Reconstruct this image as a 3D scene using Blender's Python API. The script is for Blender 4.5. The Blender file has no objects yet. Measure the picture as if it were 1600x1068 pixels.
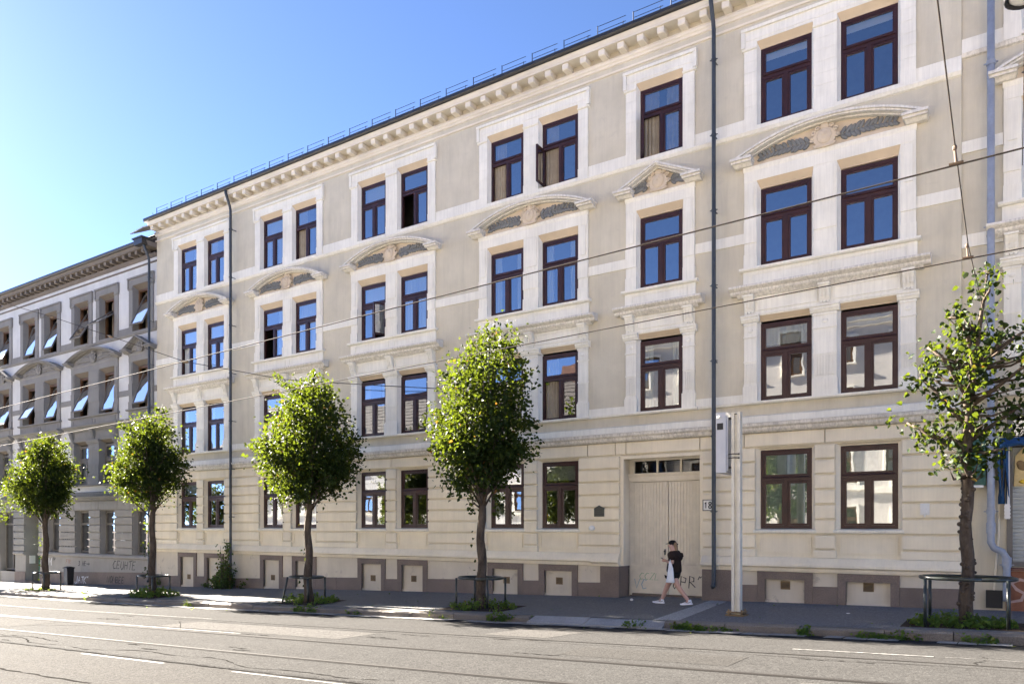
import bpy, math, random
import numpy as np
from mathutils import Vector, Matrix
R = math.radians
SC = bpy.context.scene
COL = SC.collection
rnd = random.Random(7)

# ------------------------------------------------------------------ levels of the sloping street
def lin(t, x):
    if x <= t[0][0]: return t[0][1]
    for (a, b), (c, d) in zip(t, t[1:]):
        if x <= c: return b + (d - b) * (x - a) / (c - a)
    return t[-1][1]
WALLZ = [(-120, -3.1), (-60, -1.45), (-32.7, -.663), (-29.4, -.577), (-20.5, -.272), (-10.45, 0), (-5.8, .107), (-1.95, .172), (5, .3), (60, 1.7)]
KERBZ = [(-120, -3.2), (-60, -1.5), (-39.3, -.93), (-28.5, -.70), (-20.8, -.478), (-10.7, -.167), (-4.95, .03), (-.87, .165), (5, .31), (60, 1.75)]
RISE = [(-30, .2), (-18.6, .05), (-16, .2), (-12, .25), (-8.4, .2), (-4.5, 0)]
KY = -4.5
def gz(X, Y):
    if Y >= KY:
        t = min(1, max(0, Y / KY)); return lin(WALLZ, X) * (1 - t) + lin(KERBZ, X) * t
    return lin(KERBZ, X) - .165 + lin(RISE, Y)

# ------------------------------------------------------------------ materials
MATS = {}
class NB:
    def __init__(s, name):
        s.m = bpy.data.materials.new(name); s.m.use_nodes = True; s.nt = s.m.node_tree
        s.b = s.nt.nodes['Principled BSDF']; s.pos = None
    def n(s, t, **k):
        x = s.nt.nodes.new(t)
        for a, v in k.items(): setattr(x, a, v)
        return x
    def l(s, a, b): s.nt.links.new(a, b)
    def P(s):
        if s.pos is None: s.pos = s.n('ShaderNodeNewGeometry').outputs['Position']
        return s.pos
    def scaled(s, v, rot=None):
        mp = s.n('ShaderNodeMapping'); mp.inputs['Scale'].default_value = v
        if rot: mp.inputs['Rotation'].default_value = rot
        s.l(s.P(), mp.inputs['Vector']); return mp.outputs[0]
    def noise(s, scale, detail=4, rough=.55, vec=None, dist=0):
        x = s.n('ShaderNodeTexNoise'); x.inputs['Scale'].default_value = scale
        x.inputs['Detail'].default_value = detail; x.inputs['Roughness'].default_value = rough
        x.inputs['Distortion'].default_value = dist
        s.l(vec if vec is not None else s.P(), x.inputs['Vector']); return x.outputs['Fac']
    def ramp(s, f, stops):
        x = s.n('ShaderNodeValToRGB'); e = x.color_ramp.elements
        while len(e) < len(stops): e.new(.5)
        for el, (p, c) in zip(e, stops):
            el.position = p; el.color = (c if len(c) == 4 else (*c, 1)) if isinstance(c, tuple) else (c, c, c, 1)
        s.l(f, x.inputs[0]); return x.outputs[0]
    def mix(s, f, a, b, mode='MIX'):
        x = s.n('ShaderNodeMix', data_type='RGBA', blend_type=mode)
        for sock, v in ((x.inputs[0], f), (x.inputs[6], a), (x.inputs[7], b)):
            if isinstance(v, (int, float)): sock.default_value = v
            elif isinstance(v, tuple): sock.default_value = (*v, 1)
            else: s.l(v, sock)
        return x.outputs[2]
    def bump(s, h, strength=.3, dist=.01):
        x = s.n('ShaderNodeBump'); x.inputs['Strength'].default_value = strength; x.inputs['Distance'].default_value = dist
        s.l(h, x.inputs['Height']); s.l(x.outputs[0], s.b.inputs['Normal'])
    def fin(s, col=None, rough=.8, spec=.3, metal=0):
        if col is not None:
            if isinstance(col, tuple): s.b.inputs['Base Color'].default_value = (*col, 1)
            else: s.l(col, s.b.inputs['Base Color'])
        if isinstance(rough, (int, float)): s.b.inputs['Roughness'].default_value = rough
        else: s.l(rough, s.b.inputs['Roughness'])
        s.b.inputs['Specular IOR Level'].default_value = spec; s.b.inputs['Metallic'].default_value = metal
        return s.m

def dk(c, k): return tuple(min(1, x * k) for x in c)
def plaster(name, c, stain=.25, grain=.5, streak=0., blot=.0, blotc=None):
    b = NB(name)
    f = b.ramp(b.noise(.9, 5, .6), [(.3, dk(c, .88)), (.7, dk(c, 1.06))])
    st = b.ramp(b.noise(1.0, 5, .65, b.scaled((2.6, 2.6, .35))), [(.5, 0.), (.8, 1.)])
    f = b.mix(stain if False else 1.0, f, f)
    m = b.n('ShaderNodeMath', operation='MULTIPLY'); b.l(st, m.inputs[0]); m.inputs[1].default_value = stain
    f = b.mix(m.outputs[0], f, dk(c, .55))
    if streak:
        s1 = b.ramp(b.noise(1., 6, .7, b.scaled((16, 16, .7))), [(.42, 0.), (.62, 1.)])
        m2 = b.n('ShaderNodeMath', operation='MULTIPLY'); b.l(s1, m2.inputs[0]); m2.inputs[1].default_value = streak
        f = b.mix(m2.outputs[0], f, (.10, .085, .065))
    if blot:
        s1 = b.ramp(b.noise(1.7, 7, .7, dist=.6), [(.60, 0.), (.64, 1.)])
        m2 = b.n('ShaderNodeMath', operation='MULTIPLY'); b.l(s1, m2.inputs[0]); m2.inputs[1].default_value = blot
        f = b.mix(m2.outputs[0], f, blotc or dk(c, .6))
    b.bump(b.noise(55, 3, .6), grain, .006)
    return b.fin(f, .88, .2)

M = {}
M['wall'] = plaster('beige_render', (.64, .58, .45), .38, .7, .05, .35, (.53, .48, .38))
M['trim'] = plaster('white_trim_paint', (.88, .84, .73), .16, .25, .10)
M['ledge'] = plaster('weathered_ledge_paint', (.80, .755, .67), .22, .2, .34)
M['gf'] = plaster('cream_rusticated_render', (.88, .785, .60), .22, .3, .05)
M['cornice'] = plaster('cream_cornice_paint', (.78, .71, .59), .10, .25)
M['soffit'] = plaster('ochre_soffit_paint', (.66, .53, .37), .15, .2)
M['plinthr'] = plaster('peeling_plinth_render', (.68, .61, .49), .3, .5, .0, .55, (.36, .31, .26))
M['gwall'] = plaster('pale_grey_render', (.64, .63, .60), .25, .7)
M['gtrim'] = plaster('grey_stone_trim', (.25, .24, .222), .35, .4)
M['ggf'] = plaster('grey_ground_floor_render', (.34, .325, .30), .35, .4)
M['gcorn'] = plaster('brown_grey_cornice', (.20, .17, .14), .3, .3)
M['relief'] = plaster('terracotta_cream_stucco', (.66, .55, .41), .25, .3)
def granite(name, c, rough=.75):
    b = NB(name)
    f = b.ramp(b.noise(60, 3, .7), [(.3, dk(c, .6)), (.5, c), (.75, dk(c, 1.5))])
    f = b.mix(b.ramp(b.noise(1.3, 4), [(.4, .0), (.75, .5)]), f, dk(c, .5))
    b.bump(b.noise(40, 4), .5, .008); return b.fin(f, rough, .35)
M['granite'] = granite('red_brown_granite', (.22, .172, .14))
M['kerb'] = granite('kerb_granite', (.20, .172, .142))
M['flag'] = granite('light_kerb_flagstone', (.34, .335, .33))
def paint(name, c, rough=.45, spec=.4, var=.2, metal=0, bump=.05, sc=25):
    b = NB(name)
    f = b.ramp(b.noise(3, 6, .7), [(.3, dk(c, 1 - var)), (.7, dk(c, 1 + var))])
    b.bump(b.noise(sc, 3), bump, .004); return b.fin(f, rough, spec, metal)
M['frame'] = paint('maroon_window_paint', (.040, .014, .012), .4, .4, .25)
M['wood'] = paint('brown_window_wood', (.13, .07, .035), .5, .3, .3)
M['greyframe'] = paint('grey_window_paint', (.17, .155, .135), .55, .3, .2)
M['pipe'] = paint('dark_slate_pipe_paint', (.035, .042, .047), .42, .5, .3)
M['bluepipe'] = paint('blue_grey_pipe_paint', (.31, .335, .385), .45, .45, .2)
M['metal_dark'] = paint('dark_roof_metal', (.028, .026, .024), .4, .5, .3)
M['guard'] = paint('green_black_railing_paint', (.030, .036, .030), .35, .5, .3)
M['door'] = paint('sand_door_paint', (.76, .69, .56), .55, .3, .1)
M['tealdoor'] = paint('teal_door_paint', (.09, .25, .20), .5, .3, .2)
M['pole'] = paint('cream_pole_paint', (.66, .62, .52), .5, .4, .15)
M['rust'] = paint('rusty_base_iron', (.24, .16, .08), .7, .3, .3)
M['boxgrey'] = paint('grey_aluminium', (.50, .51, .54), .4, .5, .06)
M['boxscreen'] = paint('black_display_glass', (.03, .03, .033), .2, .5, .1)  # black screen face of the display box
M['steel'] = NB('worn_tram_steel').fin((.026, .024, .023), .75, .07, .0)
M['wire'] = paint('dark_copper_wire', (.05, .04, .032), .8, .2, .1)
M['clamp'] = paint('brown_clamp_metal', (.10, .065, .04), .6, .4, .3)
M['white'] = paint('white_enamel', (.78, .77, .73), .5, .4, .05)
M['black'] = paint('black_paint', (.015, .015, .016), .5, .4, .1)
M['bronze'] = paint('dark_green_bronze', (.035, .042, .038), .45, .5, .3)
M['graffk'] = paint('black_spray_paint', (.03, .028, .028), .6, .3, .3)
M['graffw'] = paint('white_spray_paint', (.72, .72, .72), .6, .3, .1)
M['graffr'] = paint('dull_red_spray_paint', (.30, .16, .12), .6, .3, .1)
M['graffg'] = paint('green_spray_paint', (.28, .42, .22), .6, .3, .1)
M['graffb'] = paint('pale_blue_spray_paint', (.30, .42, .50), .6, .3, .1)
M['awning'] = paint('blue_awning_cloth', (.025, .075, .18), .8, .2, .25)
M['green'] = paint('dark_green_signboard', (.02, .085, .07), .4, .4, .15)
M['signyellow'] = paint('cream_yellow_sign', (.62, .47, .22), .5, .3, .25)
M['shutter'] = paint('grey_roller_shutter', (.42, .44, .43), .45, .4, .1)
M['mark'] = None
def roof_mat():
    b = NB('dark_roof_tiles')
    f = b.ramp(b.noise(6, 4), [(.3, (.03, .026, .024)), (.7, (.06, .05, .045))]); return b.fin(f, .7, .3)
M['roof'] = roof_mat()
M['redroof'] = paint('red_roof_tiles', (.20, .10, .07), .75, .3, .3)
def asphalt(name, c, rough=.62, big=.25, speck=1.9, spec=.35):
    b = NB(name)
    f = b.ramp(b.noise(75, 2, .75), [(.28, dk(c, .35)), (.5, c), (.70, dk(c, speck))])
    f = b.mix(b.ramp(b.noise(26, 2, .7), [(.35, 0.), (.65, .35)]), f, dk(c, .55))
    pat = b.ramp(b.noise(.55, 5, .65, b.scaled((.35, 1.6, 1))), [(.35, 0.), (.7, 1.)])
    m = b.n('ShaderNodeMath', operation='MULTIPLY'); b.l(pat, m.inputs[0]); m.inputs[1].default_value = big
    f = b.mix(m.outputs[0], f, dk(c, .55))
    f = b.mix(b.ramp(b.noise(36, 2, .6), [(.36, .55), (.5, 0.)]), f, dk(c, .35))
    f = b.mix(b.ramp(b.noise(31, 2, .6), [(.52, 0.), (.66, .6)]), f, dk(c, 2.0))
    f = b.mix(b.ramp(b.noise(11, 3, .8), [(.42, 0.), (.62, .45)]), f, dk(c, 1.35))
    f = b.mix(b.ramp(b.noise(17, 3, .8, dist=.5), [(.52, 0.), (.68, .5)]), f, dk(c, .5))
    f = b.mix(b.ramp(b.noise(2.2, 6, .7), [(.55, 0.), (.8, .35)]), f, dk(c, 1.5))
    h = b.mix(.5, b.noise(110, 3, .7), b.noise(38, 2, .6))
    b.bump(h, .75, .014); return b.fin(f, rough, spec)
M['road'] = asphalt('worn_road_asphalt', (.043, .042, .041), .95, .42, 1.75, .015)
M['opave'] = asphalt('pale_bounce_paving', (.46, .44, .41), .9, .15, 1.2, .1)
M['pave'] = asphalt('grey_pavement_asphalt', (.16, .157, .15), .8, .3, 1.6, .25)
M['pave2'] = asphalt('dark_new_asphalt', (.165, .163, .165), .8, .2, 1.5, .25)
M['patch'] = asphalt('pale_worn_asphalt_patch', (.34, .345, .34), .8, .35, 1.5, .25)
M['gutter'] = granite('gutter_setts', (.30, .29, .275))
M['crack'] = NB('tar_crack').fin((.020, .019, .018), .95, .0)
def markm():
    b = NB('worn_white_paint_and_glare')
    f = b.ramp(b.noise(9, 6, .75), [(.44, (.07, .068, .066)), (.62, (.27, .265, .255))])
    b.bump(b.noise(110, 3, .7), .6, .008)
    return b.fin(f, .6, .35)
M['mark'] = markm()
M['soil'] = asphalt('tree_pit_soil', (.06, .045, .033), .95, .3, 1.6, .1)
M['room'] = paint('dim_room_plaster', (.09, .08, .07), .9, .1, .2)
M['curtain'] = paint('beige_curtain_cloth', (.42, .36, .27), .9, .1, .15)
def net():
    b = NB('white_net_curtain'); b.fin((.72, .74, .72), .9, .1)
    t = b.n('ShaderNodeBsdfTransparent'); mx = b.n('ShaderNodeMixShader'); mx.inputs[0].default_value = .72
    out = [n for n in b.nt.nodes if n.type == 'OUTPUT_MATERIAL'][0]
    b.l(t.outputs[0], mx.inputs[1]); b.l(b.b.outputs[0], mx.inputs[2]); b.l(mx.outputs[0], out.inputs[0]); return b.m
M['net'] = net()
M['film'] = paint('pale_green_window_film', (.50, .62, .58), .8, .2, .22)
def glass(name, base=.16, gain=1.0, tint=(.80, .86, .84), gcol=(.92, .95, 1)):
    b = NB(name); nt = b.nt; nt.nodes.remove(b.b)
    out = [n for n in nt.nodes if n.type == 'OUTPUT_MATERIAL'][0]
    t = b.n('ShaderNodeBsdfTransparent'); t.inputs[0].default_value = (*tint, 1)
    g = b.n('ShaderNodeBsdfGlossy'); g.inputs['Roughness'].default_value = 0.0; g.inputs[0].default_value = (*gcol, 1)
    fr = b.n('ShaderNodeFresnel'); fr.inputs[0].default_value = 1.55
    m = b.n('ShaderNodeMath', operation='MULTIPLY_ADD'); b.l(fr.outputs[0], m.inputs[0]); m.inputs[1].default_value = gain; m.inputs[2].default_value = base
    m.use_clamp = True
    bp = b.n('ShaderNodeBump'); bp.inputs['Strength'].default_value = .035; bp.inputs['Distance'].default_value = .02
    b.l(b.noise(2.2, 2, .4), bp.inputs['Height']); b.l(bp.outputs[0], g.inputs['Normal'])
    mx = b.n('ShaderNodeMixShader'); b.l(m.outputs[0], mx.inputs[0]); b.l(t.outputs[0], mx.inputs[1]); b.l(g.outputs[0], mx.inputs[2])
    b.l(mx.outputs[0], out.inputs[0]); return b.m
M['glass'] = glass('window_glass', .27, 1.5)
M['glass4'] = glass('high_reflection_tilted_glass', .75, 1.0, (.55, .6, .6), (1, 1, 1))  # reflectivity raised so the tilted panes mirror a whiter sky
M['glass3'] = glass('brown_transom_glass', .02, .8, (.5, .45, .38))  # brown tint, low reflectivity
M['glass2'] = glass('old_window_glass', .42, 1.5, (.55, .6, .6))
def leafm(name, c1, c2, tr, brown=.012):
    b = NB(name); nt = b.nt
    out = [n for n in nt.nodes if n.type == 'OUTPUT_MATERIAL'][0]
    g = b.n('ShaderNodeNewGeometry')
    col = b.ramp(g.outputs['Random Per Island'], [(0, (.16, .09, .03)), (brown, c1), (.5, dk(c1, 1.25)), (1, c2)])
    b.l(col, b.b.inputs['Base Color']); b.b.inputs['Roughness'].default_value = .55; b.b.inputs['Specular IOR Level'].default_value = .22
    t = b.n('ShaderNodeBsdfTranslucent')
    tc = b.ramp(g.outputs['Random Per Island'], [(0, (.30, .14, .02)), (brown, dk(tr, .75)), (1, tr)])
    b.l(tc, t.inputs[0])
    mx = b.n('ShaderNodeMixShader'); mx.inputs[0].default_value = .42
    b.l(b.b.outputs[0], mx.inputs[1]); b.l(t.outputs[0], mx.inputs[2]); b.l(mx.outputs[0], out.inputs[0]); return b.m
M['leaf'] = leafm('lime_leaf', (.010, .024, .005), (.029, .050, .008), (.098, .128, .008))
M['weed'] = leafm('weed_leaf', (.04, .085, .018), (.08, .14, .03), (.34, .44, .06))
M['shrub'] = leafm('shrub_leaf', (.035, .065, .018), (.065, .10, .03), (.25, .32, .06), .08)
def bark():
    b = NB('rough_bark'); n = b.noise(9, 6, .7, b.scaled((1, 1, .35)))
    f = b.ramp(n, [(.3, (.035, .026, .019)), (.7, (.13, .10, .075))]); b.bump(n, .9, .03); return b.fin(f, .9, .15)
M['bark'] = bark()
M['skin'] = paint('skin', (.56, .34, .26), .5, .35, .06)
M['tee'] = paint('dark_brown_jersey', (.030, .020, .017), .9, .15, .2)
M['shorts'] = paint('black_cotton', (.014, .012, .012), .9, .15, .2)
M['hair'] = paint('dark_blonde_hair', (.24, .155, .085), .5, .4, .25, sc=90)
M['cap'] = paint('black_cap_cloth', (.010, .010, .011), .85, .2, .1)
M['shoe'] = paint('white_trainer', (.74, .76, .80), .5, .4, .06)
M['shoeg'] = paint('grey_trainer_stripe', (.22, .23, .27), .5, .4, .1)
M['bag'] = paint('white_carrier_bag', (.72, .75, .80), .45, .4, .04)
M['binm'] = paint('dark_bin_plastic', (.016, .016, .017), .5, .4, .2)

# ------------------------------------------------------------------ mesh builder and scene graph helpers
class MB:
    def __init__(s): s.v = []; s.f = []
    def add(s, vs, fs):
        o = len(s.v); s.v += [tuple(p) for p in vs]; s.f += [tuple(i + o for i in f) for f in fs]; return s
    def quad(s, a, b, c, d): return s.add([a, b, c, d], [(0, 1, 2, 3)])
    def box(s, x0, x1, y0, y1, z0, z1):
        return s.add([(x0, y0, z0), (x1, y0, z0), (x1, y1, z0), (x0, y1, z0), (x0, y0, z1), (x1, y0, z1), (x1, y1, z1), (x0, y1, z1)],
                     [(0, 3, 2, 1), (4, 5, 6, 7), (0, 1, 5, 4), (1, 2, 6, 5), (2, 3, 7, 6), (3, 0, 4, 7)])
    def px(s, prof, x0, x1):      # profile of (y,z) extruded along x
        n = len(prof)
        return s.add([(x0, y, z) for y, z in prof] + [(x1, y, z) for y, z in prof],
                     [(i, (i + 1) % n, n + (i + 1) % n, n + i) for i in range(n)] + [tuple(range(n))[::-1], tuple(range(n, 2 * n))])
    def py(s, prof, y0, y1):      # profile of (x,z) extruded along y
        n = len(prof)
        return s.add([(x, y0, z) for x, z in prof] + [(x, y1, z) for x, z in prof],
                     [(i, (i + 1) % n, n + (i + 1) % n, n + i) for i in range(n)] + [tuple(range(n))[::-1], tuple(range(n, 2 * n))])
    def tube(s, pts, r, n=8, caps=True):
        pts = [Vector(p) for p in pts]; rs = r if isinstance(r, (list, tuple)) else [r] * len(pts)
        rings = []; up = None
        for i, p in enumerate(pts):
            a = pts[max(0, i - 1)]; b = pts[min(len(pts) - 1, i + 1)]; t = (b - a)
            t = t.normalized() if t.length > 1e-9 else Vector((0, 0, 1))
            if up is None: up = Vector((0, 0, 1)) if abs(t.z) < .9 else Vector((1, 0, 0))
            e = (up - t * up.dot(t)).normalized(); g = t.cross(e); up = e
            rings.append([p + (e * math.cos(2 * math.pi * k / n) + g * math.sin(2 * math.pi * k / n)) * rs[i] for k in range(n)])
        vs = [v for ring in rings for v in ring]
        fs = [(i * n + k, i * n + (k + 1) % n, (i + 1) * n + (k + 1) % n, (i + 1) * n + k) for i in range(len(pts) - 1) for k in range(n)]
        if caps: fs += [tuple(range(n))[::-1], tuple(range((len(pts) - 1) * n, len(pts) * n))]
        return s.add(vs, fs)
    def ell(s, c, r, nu=10, nv=6, rot=None):
        vs = []
        for j in range(nv + 1):
            th = math.pi * j / nv
            for i in range(nu):
                ph = 2 * math.pi * i / nu
                p = Vector((r[0] * math.sin(th) * math.cos(ph), r[1] * math.sin(th) * math.sin(ph), r[2] * math.cos(th)))
                if rot is not None: p = rot @ p
                vs.append(p + Vector(c))
        return s.add(vs, [(j * nu + i, (j + 1) * nu + i, (j + 1) * nu + (i + 1) % nu, j * nu + (i + 1) % nu) for j in range(nv) for i in range(nu)])
    def mesh(s, name, mat, smooth=False):
        me = bpy.data.meshes.new(name); me.from_pydata(s.v, [], s.f); me.update()
        if mat: me.materials.append(mat)
        if smooth: me.shade_smooth()
        return me
    def build(s, name, mat, parent=None, loc=None, smooth=False, label=None):
        return place(s.mesh(name, mat, smooth), name, parent, loc, label)

    def build_split(s, name, mat, parent=None, gap=.004):
        """one object per separate piece (shapes whose boxes touch stay together)"""
        lab = list(range(len(s.v)))
        def find(i):
            while lab[i] != i: lab[i] = lab[lab[i]]; i = lab[i]
            return i
        for f in s.f:
            for i in f[1:]: lab[find(i)] = find(f[0])
        comps = {}
        for i in range(len(s.v)): comps.setdefault(find(i), []).append(i)
        bbs = [([min(s.v[i][k] for i in c) - gap for k in range(3)], [max(s.v[i][k] for i in c) + gap for k in range(3)], set(c)) for c in comps.values()]
        merged = True
        while merged:
            merged = False; out = []
            for b in bbs:
                for o in out:
                    if all(b[0][k] <= o[1][k] and o[0][k] <= b[1][k] for k in range(3)):
                        for k in range(3): o[0][k] = min(o[0][k], b[0][k]); o[1][k] = max(o[1][k], b[1][k])
                        o[2].update(b[2]); merged = True; break
                else: out.append((b[0][:], b[1][:], set(b[2])))
            bbs = out
        res = []
        for lo, hi, c in bbs:
            idx = {v: i for i, v in enumerate(sorted(c))}; m = MB(); m.v = [s.v[i] for i in sorted(c)]
            m.f = [tuple(idx[i] for i in f) for f in s.f if f[0] in c]; res.append(m.build(name, mat, parent))
        return res
WLOC = {}
def place(me, name, parent=None, loc=None, label=None, rot=None):
    """link mesh as object; loc is a world location (default origin), made relative to its unrotated parent"""
    o = bpy.data.objects.new(name, me); COL.objects.link(o)
    w = Vector(loc) if loc is not None else Vector((0, 0, 0))
    WLOC[o.name] = w
    if parent:
        o.parent = parent; o.location = w - WLOC[parent.name]
    else: o.location = w
    if rot: o.rotation_euler = rot
    if label: o['label'] = label
    return o
def thing(name, label, cat, loc, group=None):
    o = bpy.data.objects.new(name, None); COL.objects.link(o); o.location = loc; WLOC[o.name] = Vector(loc)
    o.empty_display_size = .3
    o['label'] = label; o['category'] = cat
    if group: o['group'] = group
    return o
def tag(o, label, cat, group=None, kind=None):
    o['label'] = label; o['category'] = cat
    if group: o['group'] = group
    if kind: o['kind'] = kind
    return o
def struct(o, label=None):
    o['kind'] = 'structure'
    if label: o['label'] = label
    return o
def wall_grid(mb, x0, x1, z0, z1, ops, y):
    xs = sorted({x0, x1} | {min(max(a, x0), x1) for o in ops for a in o[:2]}); zs = sorted({z0, z1} | {min(max(a, z0), z1) for o in ops for a in o[2:]})
    for a, b in zip(xs, xs[1:]):
        run = None
        for c, d in list(zip(zs, zs[1:])) + [(None, None)]:
            hole = c is None or any(o[0] < (a + b) / 2 < o[1] and o[2] < (c + d) / 2 < o[3] for o in ops)
            if hole:
                if run: mb.quad((a, y, run[0]), (b, y, run[0]), (b, y, run[1]), (a, y, run[1])); run = None
            else: run = (run[0], d) if run else (c, d)

# ------------------------------------------------------------------ stroke lettering
GL = {'A': [[(0, 0), (.45, 1), (.9, 0)], [(.2, .4), (.75, .4)]], 'T': [[(0, 1), (1, 1)], [(.5, 1), (.45, 0)]], 'K': [[(0, 0), (0, 1)], [(.8, 1), (0, .45), (.85, 0)]],
 'O': [[(.45, 0), (.1, .2), (0, .6), (.3, 1), (.7, .95), (.9, .5), (.7, .1), (.45, 0)]], 'F': [[(0, 0), (.1, 1), (.8, 1)], [(.05, .5), (.6, .55)]],
 'E': [[(.8, .95), (.1, 1), (0, 0), (.8, .05)], [(.05, .5), (.6, .52)]], 'B': [[(0, 0), (.05, 1), (.6, .95), (.65, .65), (.1, .52), (.8, .4), (.8, .1), (0, 0)]],
 'S': [[(.8, .9), (.4, 1), (.05, .8), (.3, .55), (.75, .4), (.7, .08), (.1, 0)]], 'H': [[(0, 0), (.05, 1)], [(.75, 1), (.8, 0)], [(0, .5), (.8, .5)]],
 'U': [[(0, 1), (.05, .2), (.4, 0), (.75, .2), (.8, 1)]], 'N': [[(0, 0), (0, 1), (.75, 0), (.8, 1)]], 'M': [[(0, 0), (.1, 1), (.5, .3), (.9, 1), (1, 0)]],
 'R': [[(0, 0), (.05, 1), (.65, .9), (.6, .55), (.1, .5), (.85, 0)]], '3': [[(0, .9), (.5, 1), (.6, .7), (.2, .55), (.7, .35), (.5, .02), (0, .05)]],
 'J': [[(.8, 1), (.7, .2), (.35, -.15), (0, .1), (.1, .3)]], '1': [[(.1, .75), (.4, 1), (.4, 0)]], 'C': [[(.8, .9), (.3, 1), (0, .5), (.3, 0), (.8, .1)]],
 '8': [[(.4, .52), (.1, .72), (.2, .95), (.4, 1), (.62, .95), (.7, .72), (.4, .52), (.05, .28), (.15, .04), (.4, 0), (.65, .04), (.75, .28), (.4, .52)]],
 '"': [[(.1, 1.1), (.05, .85)], [(.35, 1.1), (.3, .85)]], '>': [[(0, .45), (1.6, .5)], [(1.2, .8), (1.65, .5), (1.25, .2)]], ' ': [], 'L': [[(0, 1), (0, 0), (.7, 0)]],
 'P': [[(0, -.2), (0, 1), (.7, .9), (.65, .5), (0, .45)]], 'Y': [[(0, 1), (.4, .5), (.8, 1)], [(.4, .5), (.3, -.1)]], 'V': [[(0, 1), (.4, 0), (.8, 1)]], 'Z': [[(0, 1), (.8, 1), (0, 0), (.8, 0)]], 'D': [[(0, 0), (0, 1), (.6, .85), (.75, .5), (.6, .1), (0, 0)]], 'I': [[(.2, 0), (.2, 1)]], 'G': [[(.8, .85), (.3, 1), (0, .5), (.3, 0), (.8, .15), (.8, .45), (.5, .45)]]}
def strokes(mb, txt, x, z, h, y, w=.03, slant=.2, adv=1.12, jit=.04, seed=1, wx=.75):
    r = random.Random(seed); cx = x
    for ch in txt:
        for line in GL.get(ch, []):
            pts = [(cx + (px + slant * pz + r.uniform(-jit, jit)) * h * wx, z + (pz + r.uniform(-jit, jit)) * h) for px, pz in line]
            L = len(pts)
            vs = []
            for i, p in enumerate(pts):
                a = Vector(pts[max(0, i - 1)]); b = Vector(pts[min(L - 1, i + 1)]); t = (b - a).normalized(); nn = Vector((-t.y, t.x)) * w / 2 * (1 if 0 < i < L - 1 else .7)
                vs += [(p[0] + nn.x, y, p[1] + nn.y), (p[0] - nn.x, y, p[1] - nn.y)]
            mb.add(vs, [(2 * i, 2 * i + 1, 2 * i + 3, 2 * i + 2) for i in range(L - 1)])
            y -= .0006
        cx += adv * h * wx

# ------------------------------------------------------------------ windows
WW, WH = .655, 2.07
def ring(mb, x0, x1, z0, z1, w, y0, y1):
    mb.box(x0, x0 + w, y0, y1, z0, z1); mb.box(x1 - w, x1, y0, y1, z0, z1)
    mb.box(x0 + w, x1 - w, y0 + .001, y1 - .001, z0, z0 + w); mb.box(x0 + w, x1 - w, y0 + .001, y1 - .001, z1 - w, z1)
def frame_mesh(mat, openl=False, openr=False, name='window'):
    mb = MB(); ring(mb, -WW, WW, 0, WH, .075, 0, .10)
    mb.box(-WW + .075, WW - .075, -.004, .09, 1.24, 1.375); mb.px([(.0, 1.33), (-.035, 1.335), (-.03, 1.355), (0, 1.372)], -WW + .06, WW - .06)
    mb.box(-.05, .05, -.006, .088, .075, 1.24)
    ring(mb, -WW + .078, WW - .078, 1.377, WH - .078, .05, .015, .075)
    if not openl: ring(mb, -WW + .078, -.052, .078, 1.237, .055, .012, .075)
    if not openr: ring(mb, .052, WW - .078, .078, 1.237, .055, .012, .075)
    return mb.mesh(name, mat)
def pane_mesh(seed, mat, openl=False, openr=False):
    r = random.Random(seed); mb = MB()
    cells = [(-WW + .12, WW - .12, 1.42, WH - .12)]
    if not openl: cells.append((-WW + .125, -.10, .125, 1.19))
    if not openr: cells.append((.10, WW - .125, .125, 1.19))
    for a, b, c, d in cells:
        j = [.045 + r.uniform(-.0035, .0035) for _ in range(4)]
        mb.quad((a, j[0], c), (b, j[1], c), (b, j[2], d), (a, j[0] + j[2] - j[1], d))
    return mb.mesh('pane', mat)
def sash_mesh(side, ang, mat, gmat):
    """casement leaf swung outwards; returns frame mesh and glass mesh"""
    w = WW - .13; f = MB(); ring(f, 0, w, .08, 1.235, .055, -.03, .03); g = MB(); g.quad((.05, 0, .13), (w - .05, 0, .13), (w - .05, .001, 1.185), (.05, 0, 1.185))
    for m in (f, g):
        out = []
        for x, y, z in m.v:
            a = -ang
            X = x * math.cos(a) - y * math.sin(a); Y = x * math.sin(a) + y * math.cos(a)
            out.append((-WW + .08 + X, Y, z) if side == 'l' else (WW - .08 - X, Y, z))
        m.v = out
    return f.mesh('open_sash', mat), g.mesh('pane', gmat)
def drape(mb, x0, x1, z0, z1, y, folds, amp=.03, seed=0):
    r = random.Random(seed); n = max(8, int(folds * 6)); vs = []
    for i in range(n + 1):
        x = x0 + (x1 - x0) * i / n; yy = y + amp * math.sin(i / n * folds * 2 * math.pi + r.uniform(-.3, .3))
        vs += [(x, yy, z0), (x, yy * 1.0, z1)]
    mb.add(vs, [(2 * i, 2 * i + 2, 2 * i + 3, 2 * i + 1) for i in range(n)])
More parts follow.
